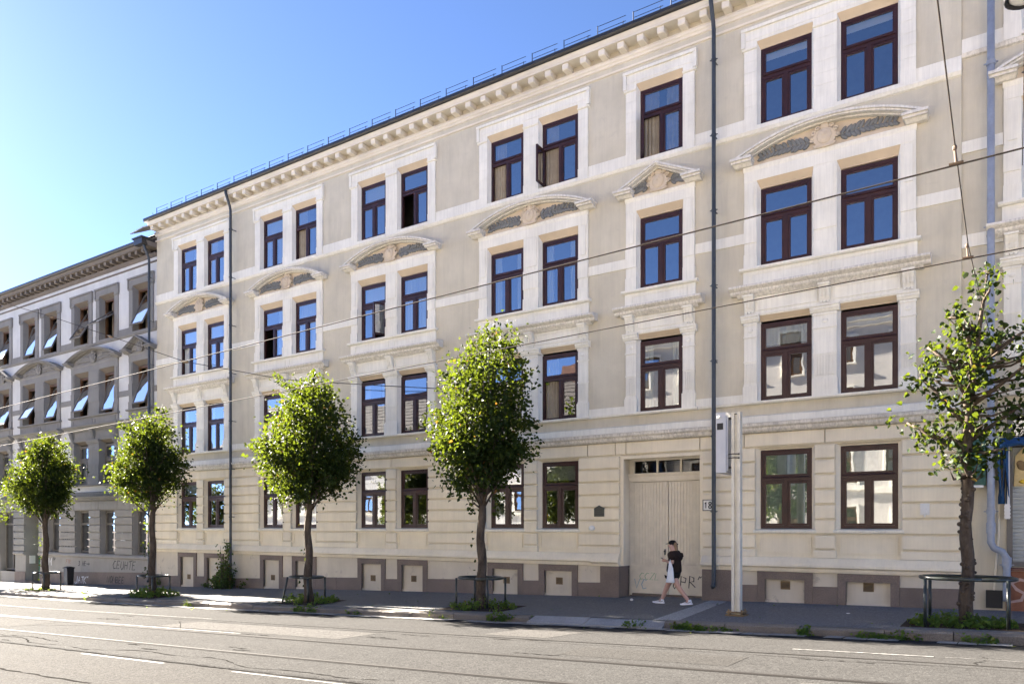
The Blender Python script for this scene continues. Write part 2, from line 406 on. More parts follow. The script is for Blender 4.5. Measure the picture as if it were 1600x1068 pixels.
def curtain_mesh(kind, seed=0):
    mb = MB(); mat = M['net']
    if kind == 'net': drape(mb, -.62, .62, .05, 2.04, .14, 9, .03, seed)
    elif kind == 'film': drape(mb, -.60, .60, .06, 2.02, .105, 5, .010, seed); mat = M['film']
    elif kind == 'blind': mb.box(-.6, .6, .15, .16, 1.80, 2.05); mat = M['white']
    elif kind == 'roller': mb.box(-.6, .6, .17, .175, 1.5, 2.05); mat = M['net']
    elif kind == 'left': drape(mb, -.62, -.12, .05, 2.04, .14, 4.5, .035, seed); mat = M['curtain']
    elif kind == 'top': drape(mb, -.6, .6, 1.5, 2.04, .14, 8, .02, seed)
    elif kind == 'lr': drape(mb, -.62, -.12, .05, 2.04, .14, 4.5, .035, seed); drape(mb, .12, .62, .05, 2.04, .14, 4, .035, seed + 3); mat = M['curtain']
    elif kind == 'right': drape(mb, .15, .62, .05, 2.04, .14, 4, .035, seed); mat = M['net']
    elif kind == 'sides': drape(mb, -.62, -.3, .05, 2.04, .14, 3, .035, seed); drape(mb, .3, .62, .05, 2.04, .14, 3, .035, seed + 1); mat = M['net']
    return mb.mesh('curtain', mat)
CACHE = {}
def cached(key, fn):
    if key not in CACHE: CACHE[key] = fn()
    return CACHE[key]
NWIN = [0]
def add_window(root, x, z, y, fm='frame', gl='glass', op=None, ang=1.3, cur=None):
    NWIN[0] += 1; s = NWIN[0] % 7
    ol, orr = op == 'l', op == 'r'
    w = place(cached(('f', fm, op), lambda: frame_mesh(M[fm], ol, orr)), 'window', root, (x, y, z))
    place(cached(('p', gl, op, s), lambda: pane_mesh(s, M[gl], ol, orr)), 'pane', w, (x, y, z))
    if op and ang:
        f, g = sash_mesh(op, ang, M[fm], M[gl]); place(f, 'open_sash', w, (x, y, z)); place(g, 'pane', w, (x, y, z))
    if cur: place(cached(('c', cur, NWIN[0] % 3), lambda: curtain_mesh(cur, NWIN[0])), 'curtain', w, (x, y, z))
    return w

# ------------------------------------------------------------------ facade vocabulary (x relative to bay centre)
AH = .72; SH = 0.; LY = .10        # half opening, extra pier width, window recess of the building at hand
def opn(dbl): return [(-1.72 - SH, -.28 - SH), (.28 + SH, 1.72 + SH)] if dbl else [(-AH, AH)]
def piers(dbl): return [(-2.05 - SH, -1.72 - SH), (-.28 - SH, .28 + SH), (1.72 + SH, 2.05 + SH)] if dbl else [(-1.05, -AH), (AH, 1.05)]
def lining(mb, dbl, z0, z1, top, y0=-.05, y1=None, side=.065, openings=None):
    y1 = LY if y1 is None else y1
    for a, b in openings or opn(dbl):
        mb.quad((a, y0, z0), (a + side, y1, z0), (a + side, y1, z1 - top), (a, y0, z1))
        mb.quad((b - side, y1, z0), (b, y0, z0), (b, y0, z1), (b - side, y1, z1 - top))
        mb.box(a + side - .02, a + side + .004, y1 - .012, y1 + .05, z0, z1 - top); mb.box(b - side - .004, b - side + .02, y1 - .012, y1 + .05, z0, z1 - top)
def soff(mb, dbl, z1, top, y0=-.05, y1=None, side=.065, openings=None):
    y1 = LY if y1 is None else y1
    for a, b in openings or opn(dbl):
        mb.quad((a, y0, z1), (b, y0, z1), (b - side, y1, z1 - top), (a + side, y1, z1 - top))
        mb.box(a + side, b - side, y1 - .014, y1 + .05, z1 - top - .012, z1 - top + .02)
def fillet(mb, x0, x1, z0, z1, y, w=.03, d=.02):
    mb.box(x0, x1, y - d, y, z0, z0 + w); mb.box(x0, x1, y - d, y, z1 - w, z1)
    mb.box(x0, x0 + w, y - d - .001, y, z0 + w, z1 - w); mb.box(x1 - w, x1, y - d - .001, y, z0 + w, z1 - w)
def m_sur3(dbl):
    mb = MB(); out = 2.05 + SH if dbl else 1.05
    for a, b in piers(dbl):
        z = 13.06
        while z < 14.86:
            h = min(.302, 14.88 - z); mb.box(a, b, -.05, 0, z + .006, z + h - .006); z += .302
        mb.box(a + .006, b - .006, -.042, 0, 13.06, 14.88)
        e = .008
        mb.box(a - e, b + e, -.06, 0, 12.69, 13.06)
        mb.box(a - e - (.04 if a < -1 else 0), b + e + (.04 if b > 1 else 0), -.06, 0, 14.88, 15.05)
        mb.px([(0, 14.86), (-.085, 14.88), (-.10, 14.92), (-.06, 14.945), (0, 14.945)], a - .012 - (.04 if a < -1 else 0), b + .012 + (.04 if b > 1 else 0))
    mb.box(-out - .05, out + .05, -.06, 0, 15.05, 15.44)
    mb.box(-out - .07, out + .07, -.12, 0, 15.37, 15.45)
    for s in (-1, 1): mb.box(*sorted((s * (out + .07), s * (out - .03))), -.10, 0, 14.95, 15.37)
    mb.box(-out + .04, out - .04, -.072, 0, 15.12, 15.20)
    lining(mb, dbl, 12.74, 15.05, .16)
    for a, b in opn(dbl): mb.box(a - .0, b + .0, -.09, .12, 12.72, 12.80)
    return mb
def m_soff(dbl, z1, top):
    mb = MB(); soff(mb, dbl, z1, top); return mb
def m_sur2(dbl):
    mb = MB(); out = 2.05 + SH if dbl else 1.05
    mb.box(-out, out, -.06, 0, 11.34, 11.73)
    mb.px([(0, 11.60), (-.06, 11.62), (-.09, 11.70), (-.09, 11.735), (0, 11.735)], -out - .02, out + .02)
    for a, b in piers(dbl):
        mb.box(a, b, -.05, 0, 9.03, 11.34); mb.box(a - .012, b + .012, -.078, 0, 9.03, 9.40)
        mb.box(a - .006, b + .006, -.075, 0, 9.70, 10.28); mb.box(a + .07, b - .07, -.07, 0, 10.40, 11.28)
    lining(mb, dbl, 9.03, 11.34, .18)
    # apron
    o2 = out + .03
    mb.box(-o2, o2, -.05, 0, 8.52, 8.94)
    for a, b in ([(-1.85 - SH, -.12), (.12, 1.85 + SH)] if dbl else [(-.85, .85)]): fillet(mb, a, b, 8.60, 8.87, -.05)
    return mb
def m_sill2(dbl):
    mb = MB(); out = 2.16 + SH if dbl else 1.16
    mb.px([(.12, 8.94), (-.13, 8.94), (-.17, 8.97), (-.17, 9.02), (.12, 9.05)], -out, out); return mb
def arc_pts(half, zc, rise, n=24):
    Rr = (half * half + rise * rise) / (2 * rise); a = math.asin(half / Rr)
    return [(Rr * math.sin(-a + 2 * a * i / n), zc + rise - Rr + Rr * math.cos(-a + 2 * a * i / n)) for i in range(n + 1)]
def band_arc(mb, pts, t, y):
    n = len(pts); vs = []
    for x, z in pts: vs += [(x, y, z), (x, y, z - t), (x, .0, z - t), (x, .0, z)]
    fs = [(4 * i + k, 4 * i + (k + 1) % 4, 4 * i + 4 + (k + 1) % 4, 4 * i + 4 + k) for i in range(n - 1) for k in range(4)]
    mb.add(vs, fs + [(0, 1, 2, 3), tuple(4 * n - 4 + k for k in (3, 2, 1, 0))])
def m_ped(dbl):
    mb = MB(); half = 2.3 + SH if dbl else 1.28
    if dbl: base = arc_pts(2.3 + SH, 11.90, .56)
    else: base = [(-1.28, 11.90), (0, 12.50), (1.28, 11.90)]
    band_arc(mb, base, .055, -.36)
    band_arc(mb, [(x * .985, z - .053) for x, z in base], .045, -.31)
    band_arc(mb, [(x * .965, z - .096) for x, z in base], .035, -.16)
    for s in (-1, 1):
        a, b = sorted((s * (half + .04), s * (half - .52)))
        mb.box(a, b, -.39, 0, 11.86, 11.925); mb.box(a + .02, b - .02, -.33, 0, 11.80, 11.86); mb.px([(0, 11.735), (-.16, 11.735), (-.25, 11.80), (0, 11.80)], a + .06, b - .04)
    return mb
def m_tymp(dbl):
    mb = MB()
    if dbl: pts = arc_pts(2.15 + SH, 11.82, .52, 16)
    else: pts = [(-1.12, 11.82), (0, 12.34), (1.12, 11.82)]
    mb.py([(-pts[-1][0], 11.73)] + [(x, z) for x, z in pts] + [(pts[-1][0], 11.73)], -.025, 0); return mb
def m_cart(dbl):
    mb = MB()
    prof = [(0, 11.74), (.10, 11.76), (.20, 11.86), (.21, 11.97), (.16, 12.06), (.08, 12.10), (0, 12.12)]
    poly = prof + [(-x, z) for x, z in prof[::-1]]
    mb.py(poly, -.12, -.02); mb.ell((0, -.11, 11.96), (.15, .07, .16)); mb.ell((0, -.17, 11.99), (.055, .03, .05))
    for s in (-1, 1):
        for (x, z, r) in ((.20, 12.05, .055), (.23, 11.92, .05), (.13, 12.13, .045), (.15, 11.78, .04)):
            pts = [(s * x + r * (1 - i / 14) * math.cos(i * .65), -.10 - i * .002, z + r * (1 - i / 14) * math.sin(i * .65)) for i in range(12)]
            mb.tube(pts, .02, 6)
    mb.ell((0, -.09, 12.15), (.09, .05, .07)); mb.tube([(-.2, -.1, 11.80), (-.1, -.13, 11.755), (.1, -.13, 11.755), (.2, -.1, 11.80)], .022, 6)
    mb.v = [(x * 1.28, y * 1.15, 11.74 + (z - 11.75) * 1.30) for x, y, z in mb.v]
    return mb
def m_garl_l(dbl): return m_garl(dbl, (-1,))
def m_garl_r(dbl): return m_garl(dbl, (1,))
def m_garl(dbl, sides):
    mb = MB(); r = random.Random(3)
    L = 1.62 if dbl else .72
    for s in sides:
        pts = [(s * (.26 + (L - .26) * i / 8), -.05, 11.94 + .07 * math.sin(i / 8 * 2.8) - .05 * i / 8) for i in range(9)]
        mb.tube(pts, [.018] * 8 + [.008], 6)
        n = 12 if dbl else 5
        for i in range(n):
            f = (i + .6) / n; x = s * (.31 + (L - .31) * f); zz = 11.94 + .07 * math.sin(f * 2.8) - .05 * f
            for up in (1, -1):
                ln = (.125 if up > 0 else .105) * (1 - .35 * f) * r.uniform(.9, 1.15); a = (R(58) if up > 0 else R(-42)) + r.uniform(-.12, .12)
                d = Vector((s * math.cos(a), 0, math.sin(a))); c = Vector((x, -.055, zz)) + d * ln
                rot = Matrix.Rotation(-(math.atan2(d.z, d.x)), 3, 'Y')
                mb.ell(c, (ln, .036, .05), 10, 6, rot)
        mb.ell((s * L, -.05, 11.86), (.10, .025, .03), 8, 4)
    return mb
def m_hood(dbl):
    mb = MB(); h = 2.38 + SH if dbl else 1.34
    mb.px([(0, 8.31), (-.20, 8.31), (-.24, 8.35), (-.25, 8.39), (-.34, 8.43), (-.38, 8.46), (-.38, 8.51), (0, 8.55)], -h, h)
    mb.px([(0, 8.24), (-.10, 8.24), (-.17, 8.30), (-.17, 8.315), (0, 8.315)], -h + .16, h - .16)
    return mb
def m_cons():
    mb = MB()
    mb.px([(0, 7.85), (-.09, 7.85), (-.13, 7.92), (-.15, 8.05), (-.20, 8.16), (-.24, 8.27), (0, 8.27)], -.125, .125)
    for x in (-.085, 0, .085): mb.px([(0, 7.90), (-.12, 7.90), (-.16, 7.95), (-.178, 8.06), (-.225, 8.17), (0, 8.17)], x - .025, x + .025)
    mb.box(-.14, .14, -.262, 0, 8.225, 8.272)
    for x in (-.08, 0, .08): mb.box(x - .03, x + .03, -.11, 0, 7.80, 7.85)
    return mb
def m_sur1(dbl):
    mb = MB(); out = 2.05 + SH if dbl else 1.05
    mb.box(-out, out, -.05, 0, 7.72, 8.30)
    for a, b in ([(-1.72 - SH, -.18), (.18, 1.72 + SH)] if dbl else [(-.72, .72)]): fillet(mb, a, b, 7.86, 8.20, -.05, .035, .025)
    mb.box(-out + .02, out - .02, -.075, 0, 7.752, 7.80)
    for a, b in piers(dbl):
        mb.box(a, b, -.06, 0, 5.45, 7.72)
        mb.px([(0, 7.55), (-.09, 7.57), (-.12, 7.62), (-.14, 7.64), (-.14, 7.69), (-.17, 7.71), (-.17, 7.752), (0, 7.752)], a - .075, b + .075)
        mb.box(a - .02, b + .02, -.085, 0, 7.50, 7.55); mb.box(a - .02, b + .02, -.085, 0, 7.16, 7.20)
        mb.ell(((a + b) / 2, -.06, 7.35), (.075, .025, .055))
        mb.box(a - .012, b + .012, -.075, 0, 6.50, 6.54); mb.box(a - .012, b + .012, -.075, 0, 5.86, 5.92)
        n = 5 if b - a < .4 else 7; w = (b - a - .06) / n
        for i in range(n): mb.box(a + .03 + i * w + .008, a + .03 + (i + 1) * w - .008, -.078, 0, 5.96, 6.46)
        mb.box(a - .03, b + .03, -.10, 0, 5.45, 5.86)
    lining(mb, dbl, 5.45, 7.72, .12)
    return mb
BAYP = [('window_surround', m_sur3, 'trim'), ('window_surround', m_sur2, 'trim'), ('window_sill', m_sill2, 'trim'), ('window_hood', m_hood, 'ledge'), ('window_surround', m_sur1, 'trim')]
def bay(root, cx, dbl, dz, pal, y0=0.0):
    key = (dbl, pal['key'])
    def pl(nm, fn, mat, par, lo=None): return place(cached((key, fn.__name__, nm, mat), lambda: fn(dbl).mesh(nm, M[mat])), nm, par, lo or (cx, y0, dz))
    for nm, fn, mt in BAYP:
        if fn is m_sur3 and dbl and pal['key'] == 'g':
            for k in (-1 - SH, 1 + SH): place(cached(('sep3',), lambda: m_sur3(False).mesh(nm, M[pal[mt]])), nm, root, (cx + k, y0, dz))
            continue
        o = pl(nm, fn, pal[mt], root)
        if fn is m_hood:
            for k in ((-1.9 - SH, 0, 1.9 + SH) if dbl else (-.9, .9)):
                place(cached((key, 'cons'), lambda: m_cons().mesh('console', M[pal['trim']])), 'console', o, (cx + k, y0, dz))
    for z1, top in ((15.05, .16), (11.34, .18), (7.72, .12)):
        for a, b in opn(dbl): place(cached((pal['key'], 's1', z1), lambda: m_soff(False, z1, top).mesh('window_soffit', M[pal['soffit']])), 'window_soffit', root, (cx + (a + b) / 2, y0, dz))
    p = pl('pediment', m_ped, pal['ledge2'], root)
    pl('tympanum', m_tymp, pal['relief'], p); pl('cartouche', m_cart, pal['relief'], p, None); [pl('garland', f, pal['garl'], p) for f in (m_garl_l, m_garl_r)]
M['garl'] = plaster('grey_painted_garland', (.20, .205, .20), .3, .3)
M['ledge2'] = plaster('weathered_pediment_paint', (.80, .755, .67), .2, .3, .22)
PAL_B = dict(key='b', trim='trim', ledge='ledge', ledge2='ledge2', soffit='soffit', relief='relief', garl='garl', wall='wall', gf='gf', corn='cornice')
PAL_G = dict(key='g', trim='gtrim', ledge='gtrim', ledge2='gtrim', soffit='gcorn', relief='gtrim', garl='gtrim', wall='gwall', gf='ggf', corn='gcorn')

STR1 = [(0, 5.07), (-.10, 5.05), (-.11, 4.87), (-.16, 4.85)]
def strings(root, x0, x1, bays, dz, pal, y=0.):
    """band courses between bays and the continuous first-floor string"""
    mb = MB(); edges = [x0] + [e for c, d in bays for e in ((c - (2.05 + SH if d else 1.05)), (c + (2.05 + SH if d else 1.05)))] + [x1]
    for a, b in zip(edges[::2], edges[1::2]):
        if b - a < .02: continue
        mb.box(a, b, y - .035, y, 12.69 + dz, 13.06 + dz); mb.box(a, b, y - .03, y, 9.72 + dz, 10.0 + dz)
        mb.box(a, b, y - .04, y, 5.45 + dz, 5.66 + dz)
    mb.build_split('string_course', M[pal['trim']], root)
    mb = MB(); mb.px([(y, 12.60 + dz), (y - .05, 12.62 + dz), (y - .10, 12.69 + dz), (y - .10, 12.72 + dz), (y, 12.74 + dz)], x0, x1)
    for c, d in bays:
        h = 2.16 + SH if d else 1.16; mb.px([(y + .12, 5.37 + dz), (y - .14, 5.37 + dz), (y - .17, 5.40 + dz), (y - .17, 5.44 + dz), (y + .12, 5.46 + dz)], c - h, c + h)
    for a, b in zip(edges[::2], edges[1::2]):
        if b - a > .3: mb.px([(y, 5.37 + dz), (y - .07, 5.38 + dz), (y - .09, 5.44 + dz), (y, 5.45 + dz)], a + .1, b - .1)
    mb.px([(y, 4.87 + dz), (y - .12, 4.87 + dz), (y - .13, 5.04 + dz), (y - .07, 5.07 + dz), (y, 5.075 + dz)], x0, x1)
    mb.build_split('string_course', M[pal['trim']], root)
    mb = MB(); mb.px([(y, 4.60 + dz), (y - .15, 4.61 + dz), (y - .20, 4.66 + dz), (y - .22, 4.72 + dz), (y - .28, 4.76 + dz), (y - .30, 4.84 + dz), (y, 4.868 + dz)], x0, x1)
    mb.build('ledge_moulding', M[pal['ledge']], root)
def cornice(root, x0, x1, dz, pal, y=0., sp=.62):
    mb = MB()
    mb.px([(y, 15.60 + dz), (y - .05, 15.61 + dz), (y - .06, 15.66 + dz), (y, 15.69 + dz)], x0, x1)
    mb.px([(y, 15.84 + dz), (y - .04, 15.85 + dz), (y - .05, 15.90 + dz), (y - .09, 15.93 + dz), (y - .10, 16.0 + dz), (y, 16.01 + dz)], x0, x1)
    mb.box(x0, x1, y - .43, y + .1, 16.24 + dz, 16.30 + dz)
    mb.px([(y, 16.302 + dz), (y - .44, 16.302 + dz), (y - .47, 16.38 + dz), (y - .50, 16.42 + dz), (y - .50, 16.455 + dz), (y, 16.46 + dz)], x0, x1)
    mb.build('cornice', M[pal['corn']], root)
    mb = MB(); x = x0 + .25
    while x < x1 - .15:
        mb.px([(y, 16.045 + dz), (y - .35, 16.06 + dz), (y - .375, 16.09 + dz), (y - .375, 16.238 + dz), (y, 16.238 + dz)], x - .10, x + .10)
        x += sp
    mb.box(x0, x1, y - .10, y, 16.012 + dz, 16.04 + dz)
    mb.build('modillion_row', M[pal['corn'] if pal['key'] == 'g' else 'cornice'], root)
def roof(root, x0, x1, ze, y=0., mat='roof', pitch=35, depth=7.0, back=13.):
    zr = ze + depth * math.tan(R(pitch))
    mb = MB(); yy = y - .52
    mb.quad((x0, yy, ze), (x1, yy, ze), (x1, yy + depth, zr), (x0, yy + depth, zr)); mb.quad((x0, yy + depth, zr), (x1, yy + depth, zr), (x1, back, ze), (x0, back, ze))
    mb.add([(x0, yy, ze), (x0, yy + depth, zr), (x0, back, ze)], [(0, 1, 2)]); mb.add([(x1, yy, ze), (x1, yy + depth, zr), (x1, back, ze)], [(2, 1, 0)])
    x = x0 + .1
    t = math.tan(R(pitch))
    while x < x1 - .1:                      # rolls of the pantiles
        mb.tube([(x, yy - .02, ze + .035), (x, yy + 1.6, ze + .035 + 1.62 * t)], .045, 6); x += .30
    o = mb.build('roof', M[mat], root); return o, zr
def gutter(root, x0, x1, z, y):
    mb = MB(); prof = [(y - .155, z + .155), (y - .155, z + .06), (y - .12, z + .015), (y - .06, z), (y, z + .03), (y, z + .12), (y - .02, z + .12), (y - .03, z + .05), (y - .07, z + .035), (y - .11, z + .05), (y - .135, z + .09), (y - .135, z + .155)]
    mb.px(prof, x0, x1); return mb.build('gutter', M['metal_dark'], root)
def rustic(mb, x0, x1, zs, y=0., d=.085):
    for a, b in zip(zs, zs[1:]):
        c = .022; k = .021; mb.px([(y, a + k), (y - d + c, a + k), (y - d, a + k + c), (y - d, b - k - c), (y - d + c, b - k), (y, b - k)], x0 + .012, x1 - .012)
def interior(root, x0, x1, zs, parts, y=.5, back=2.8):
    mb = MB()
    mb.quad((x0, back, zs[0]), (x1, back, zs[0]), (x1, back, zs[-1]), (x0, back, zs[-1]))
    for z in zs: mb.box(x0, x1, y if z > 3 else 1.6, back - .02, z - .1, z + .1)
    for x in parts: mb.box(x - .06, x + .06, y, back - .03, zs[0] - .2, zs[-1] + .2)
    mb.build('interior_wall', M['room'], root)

# ------------------------------------------------------------------ the cream apartment building
GZS = [1.30, 1.52, 1.90, 2.285, 2.67, 3.055, 3.44, 3.825, 4.21]
MB_BAYS = [(-30.5, True), (-24.63, True), (-18.94, True), (-12.93, True), (-8.56, False), (-4.07, True)]
XL, XR = -34.0, -1.08
main = thing('apartment_building', 'long cream apartment building with white window surrounds and arched pediments, behind four trees', 'building', (-17.5, 0, gz(-17.5, 0)))
def wins(bays): return [c + o for c, d in bays for o in ((-1 - SH, 1 + SH) if d else (0,))]
WX = wins(MB_BAYS); GFX = wins([b for b in MB_BAYS if b[1]])
ENT = (-9.80, -7.27)
ops = [(x - AH, x + AH, a, b) for x in WX for a, b in ((12.80, 15.05), (9.03, 11.34), (5.45, 7.72))]
mb = MB(); wall_grid(mb, XL, XR, 4.23, 16.25, ops, 0.)
mb.quad((XL, 0, -2), (XL, 0, 16.4), (XL, 12.5, 16.4), (XL, 12.5, -2)); mb.quad((XR, 0, 4.3), (XR, 0, 16.4), (XR, 12.5, 16.4), (XR, 12.5, 4.3)); mb.quad((XL, 12.5, -2), (XR, 12.5, -2), (XR, 12.5, 16.4), (XL, 12.5, 16.4))
mb.build('wall', M['wall'], main)
gops = [(x - .75, x + .75, 2.02, 4.21) for x in GFX] + [(ENT[0], ENT[1], -1, 4.21)]
mb = MB(); wall_grid(mb, XL, XR, 1.0, 4.6, gops, .002)
sp = sorted([(x - .75, x + .75) for x in GFX] + [ENT]); e = [XL] + [v for p in sp for v in p] + [XR]
for a, b in zip(e[::2], e[1::2]):
    rustic(mb, a, b, GZS[1:]); mb.px([(0, 1.31), (-.085, 1.31), (-.085, 1.47), (-.055, 1.505), (0, 1.505)], a - .01, b + .01)
xs = sorted([XL] + [v for c, d in MB_BAYS if d for v in (c - 2.05, c, c + 2.05)] + [-9.95, -9.6, -7.35, -7.0] + [XR])
for a, b in zip(xs, xs[1:]):
    if b - a > .1: mb.px([(0, 4.235), (-.045, 4.235), (-.065, 4.26), (-.065, 4.57), (-.045, 4.595), (0, 4.595)], a + .014, b - .014)
for x in GFX:
    lining(mb, False, 2.02, 4.21, .05, -.005, .10, .09, [(x - .75, x + .75)]); soff(mb, False, 4.21, .05, -.005, .10, .09, [(x - .75, x + .75)])
    fillet(mb, x - .66, x + .66, 1.42, 1.86, .0, .03, .022)
mb.build('rusticated_wall', M['gf'], main)
mb = MB()
for x in GFX: mb.px([(.14, 1.93), (-.07, 1.93), (-.10, 1.96), (-.11, 2.02), (.14, 2.055)], x - .80, x + .80)
mb.build_split('window_sill', M['trim'], main)
mb = MB()
for a, b in ((XL - .10, ENT[0]), (ENT[1], XR)): mb.px([(.0, 1.305), (-.09, 1.30), (-.19, 1.13), (-.20, 1.07), (-.14, 1.03), (-.12, .96), (-.10, .93), (0, .93)], a, b)
mb.build_split('base_ledge', M['gf'], main)
HAT = [x for x in GFX]
mb = MB(); po = [(x - .5, x + .5, gz(x, 0) + .07, .72) for x in HAT] + [(ENT[0], ENT[1], -3, 1.0)]
wall_grid(mb, XL, XR, -2.2, .94, po, -.02);
mb.build_split('plinth', M['plinthr'], main)
mb = MB(); r = random.Random(2)
for x in HAT:
    g = gz(x, 0)
    mb.box(x - .70, x + .70, -.075, 0, .725, .93)
    for s in (-1, 1): mb.box(*sorted((x + s * .502, x + s * .70)), -.07, 0, g - .4, .722)
e = [XL] + [v for x in sorted(HAT + [(ENT[0] + ENT[1]) / 2]) for v in ((x - .70, x + .70) if x in HAT else (ENT[0] - .62, ENT[1] + .92))] + [XR]
for a, b in zip(e[::2], e[1::2]):
    if b - a < .05: continue
    n = max(1, round((b - a) / 1.4)); w = (b - a) / n
    for i in range(n):
        c0, c1 = a + i * w, a + (i + 1) * w; z0, z1 = gz(c0, 0), gz(c1, 0); h = .44 + r.uniform(-.03, .05)
        mb.add([(c0 + .005, -.065, z0 - .5), (c1 - .005, -.065, z1 - .5), (c1 - .005, -.065, z1 + h), (c0 + .005, -.065, z0 + h), (c0 + .005, 0, z0 - .5), (c1 - .005, 0, z1 - .5), (c1 - .005, 0, z1 + h), (c0 + .005, 0, z0 + h)], [(0, 1, 2, 3), (3, 2, 6, 7), (1, 5, 6, 2), (0, 3, 7, 4)])
for a, b in ((ENT[0] - .62, ENT[0]), (ENT[1], ENT[1] + .92)): mb.box(a + .004, b, -.13, .55, -.5, .928)
mb.build_split('granite_base', M['granite'], main)
mb = MB()
for a, b in ((ENT[0] - .9, ENT[0] + .006), (ENT[1] - .006, ENT[1] + .5)): mb.px([(-.0, 1.308), (-.10, 1.306), (-.22, 1.13), (-.23, 1.05), (-.17, 1.0), (-.14, .932), (0, .932)], a, b)
mb.build_split('base_ledge', M['gf'], main)
for i, x in enumerate(HAT):
    g = gz(x, 0); h = MB().box(x - .5, x + .5, .05, .10, g + .05, .725).build('cellar_hatch', M['plinthr'], main)
    v = MB(); ring(v, x - .12, x + .12, g + .36 - .02, g + .56, .02, .035, .055)
    for k in range(6): v.box(x - .1, x + .1, .038, .048, g + .365 + k * .031, g + .38 + k * .031)
    v.build('vent_grille', M['rust'], h)
    MB().box(x - .1, x + .1, .0485, .05, g + .355, g + .55).build('vent_black_panel', M['black'], h)  # black sheet painted in for the dark behind the grille
for c, d in MB_BAYS: bay(main, c, d, 0, PAL_B)
strings(main, XL - .02, XR, MB_BAYS, 0, PAL_B)
cornice(main, XL - .06, XR, 0, PAL_B)
roof(main, XL - .12, XR, 16.42)
gutter(main, XL - .16, XR, 16.40, -.44)
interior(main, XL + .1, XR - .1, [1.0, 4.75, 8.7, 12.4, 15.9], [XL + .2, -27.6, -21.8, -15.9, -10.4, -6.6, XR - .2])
mb = MB()                                                      # guard rail along the eaves
x = XL + .35; k = 0
while x < XR + 1:
    mb.tube([(x, -.22, 16.6), (x, -.22, 17.08)], .016, 6); mb.tube([(x - .33, -.20, 16.62), (x - .33, -.22, 16.93)], .010, 6)
    for z in (17.06, 16.90): mb.tube([(x + .03, -.22, z), (x + .92, -.22, z)], .009, 6)
    x += 1.16
mb.build('snow_guard', M['metal_dark'], main)
mb = MB()                                                      # fire wall at the left end of the roof
mb.box(XL - .1, XL + .3, -.2, 6, 16.3, 16.75)
for i in range(5): mb.box(XL - .15, XL + .35, .1 + i * .35, .44 + i * .35, 16.75 + i * .22, 16.83 + i * .22)
for i in range(4): mb.box(XL + .45, XL + 1.6, .2 + i * .4, .58 + i * .4, 16.85 + i * .26, 16.92 + i * .26)
mb.build('fire_wall', M['roof'], main)
# windows; net curtains of the left bays are added for pale sky reflections
b1, b2, b3, b4, b5, b6 = [c for c, d in MB_BAYS]
CUR = {(b1 - 1, 2): 'net', (b1 + 1, 2): 'net', (b2 + 1, 2): 'net', (b2 - 1, 2): 'right', (b2 - 1, 3): 'net', (b1 - 1, 3): 'right', (b3 - 1, 2): 'roller', (b3 + 1, 2): 'net', (b4 + 1, 2): 'sides', (b6 + 1, 2): None, (b4 - 1, 2): 'sides', (b2 - 1, 1): 'left', (b2 + 1, 1): 'sides', (b3 - 1, 3): 'roller', (b6 - 1, 1): 'top', (b6 - 1, 3): 'blind', (b6 + 1, 3): 'blind', (b5, 3): 'lr', (b4 - 1, 3): 'left', (b4 + 1, 3): 'left', (b3 + 1, 3): None, 
       (b6 - 1, 2): None, (b5, 1): 'sides', (b4 + 1, 1): 'left', (b4 - 1, 1): 'sides', (b3 - 1, 1): 'sides', (b3 + 1, 1): None, (b1 - 1, 1): 'sides', (b1 + 1, 1): 'sides',
       (b1 - 1, 3): 'right', (b1 + 1, 3): 'left', (b2 + 1, 3): 'left', (b5, 2): None, }
OPEN = {(b5, 3): ('l', 1.15), (b4 + 1, 3): ('l', 1.52), (b4 - 1, 3): ('l', 0), (b3 + 1, 3): ('l', 0), (b3 - 1, 2): ('r', 1.35), (b2 - 1, 2): ('l', 0), (b4 + 1, 1): ('l', 0), (b2 + 1, 3): ('l', 0), (b1 - 1, 2): ('l', 0)}
for x in WX:
    for fl, z in ((3, 12.81), (2, 9.055), (1, 5.455)):
        op = OPEN.get((x, fl)); add_window(main, x, z, LY, 'frame', 'glass', op[0] if op else None, op[1] if op else 0, CUR.get((x, fl)))
for x in GFX:
    cu = {b6 - 1: 'film', b6 + 1: 'film', b4 + 1: 'roller', b4 - 1: 'sides', b1 - 1: 'roller', b3 - 1: 'left', b2 + 1: 'sides'}.get(x)
    add_window(main, x, 2.06, .10, 'frame', 'glass', cur=cu)
# portal
D0 = .62
mb = MB(); mb.quad((ENT[0], .0, .93), (ENT[0], D0 + .1, .93), (ENT[0], D0 + .1, 4.21), (ENT[0], 0, 4.21)); mb.quad((ENT[1], .0, .93), (ENT[1], D0 + .1, .93), (ENT[1], D0 + .1, 4.21), (ENT[1], 0, 4.21))
mb.quad((ENT[0], 0, 4.205), (ENT[1], 0, 4.205), (ENT[1], D0 + .1, 4.205), (ENT[0], D0 + .1, 4.205))
mb.box(ENT[0] + .001, ENT[0] + .1, -.02, .12, .94, 4.2); mb.box(ENT[1] - .1, ENT[1] - .001, -.02, .12, .94, 4.2); mb.box(ENT[0] + .1, ENT[1] - .1, -.02, .12, 4.10, 4.199)
mb.build_split('portal_surround', M['gf'], main)
gd = gz(-8.5, 0); ex0, ex1 = ENT[0] + .002, ENT[1] - .002; cxm = (ex0 + ex1) / 2 - .02
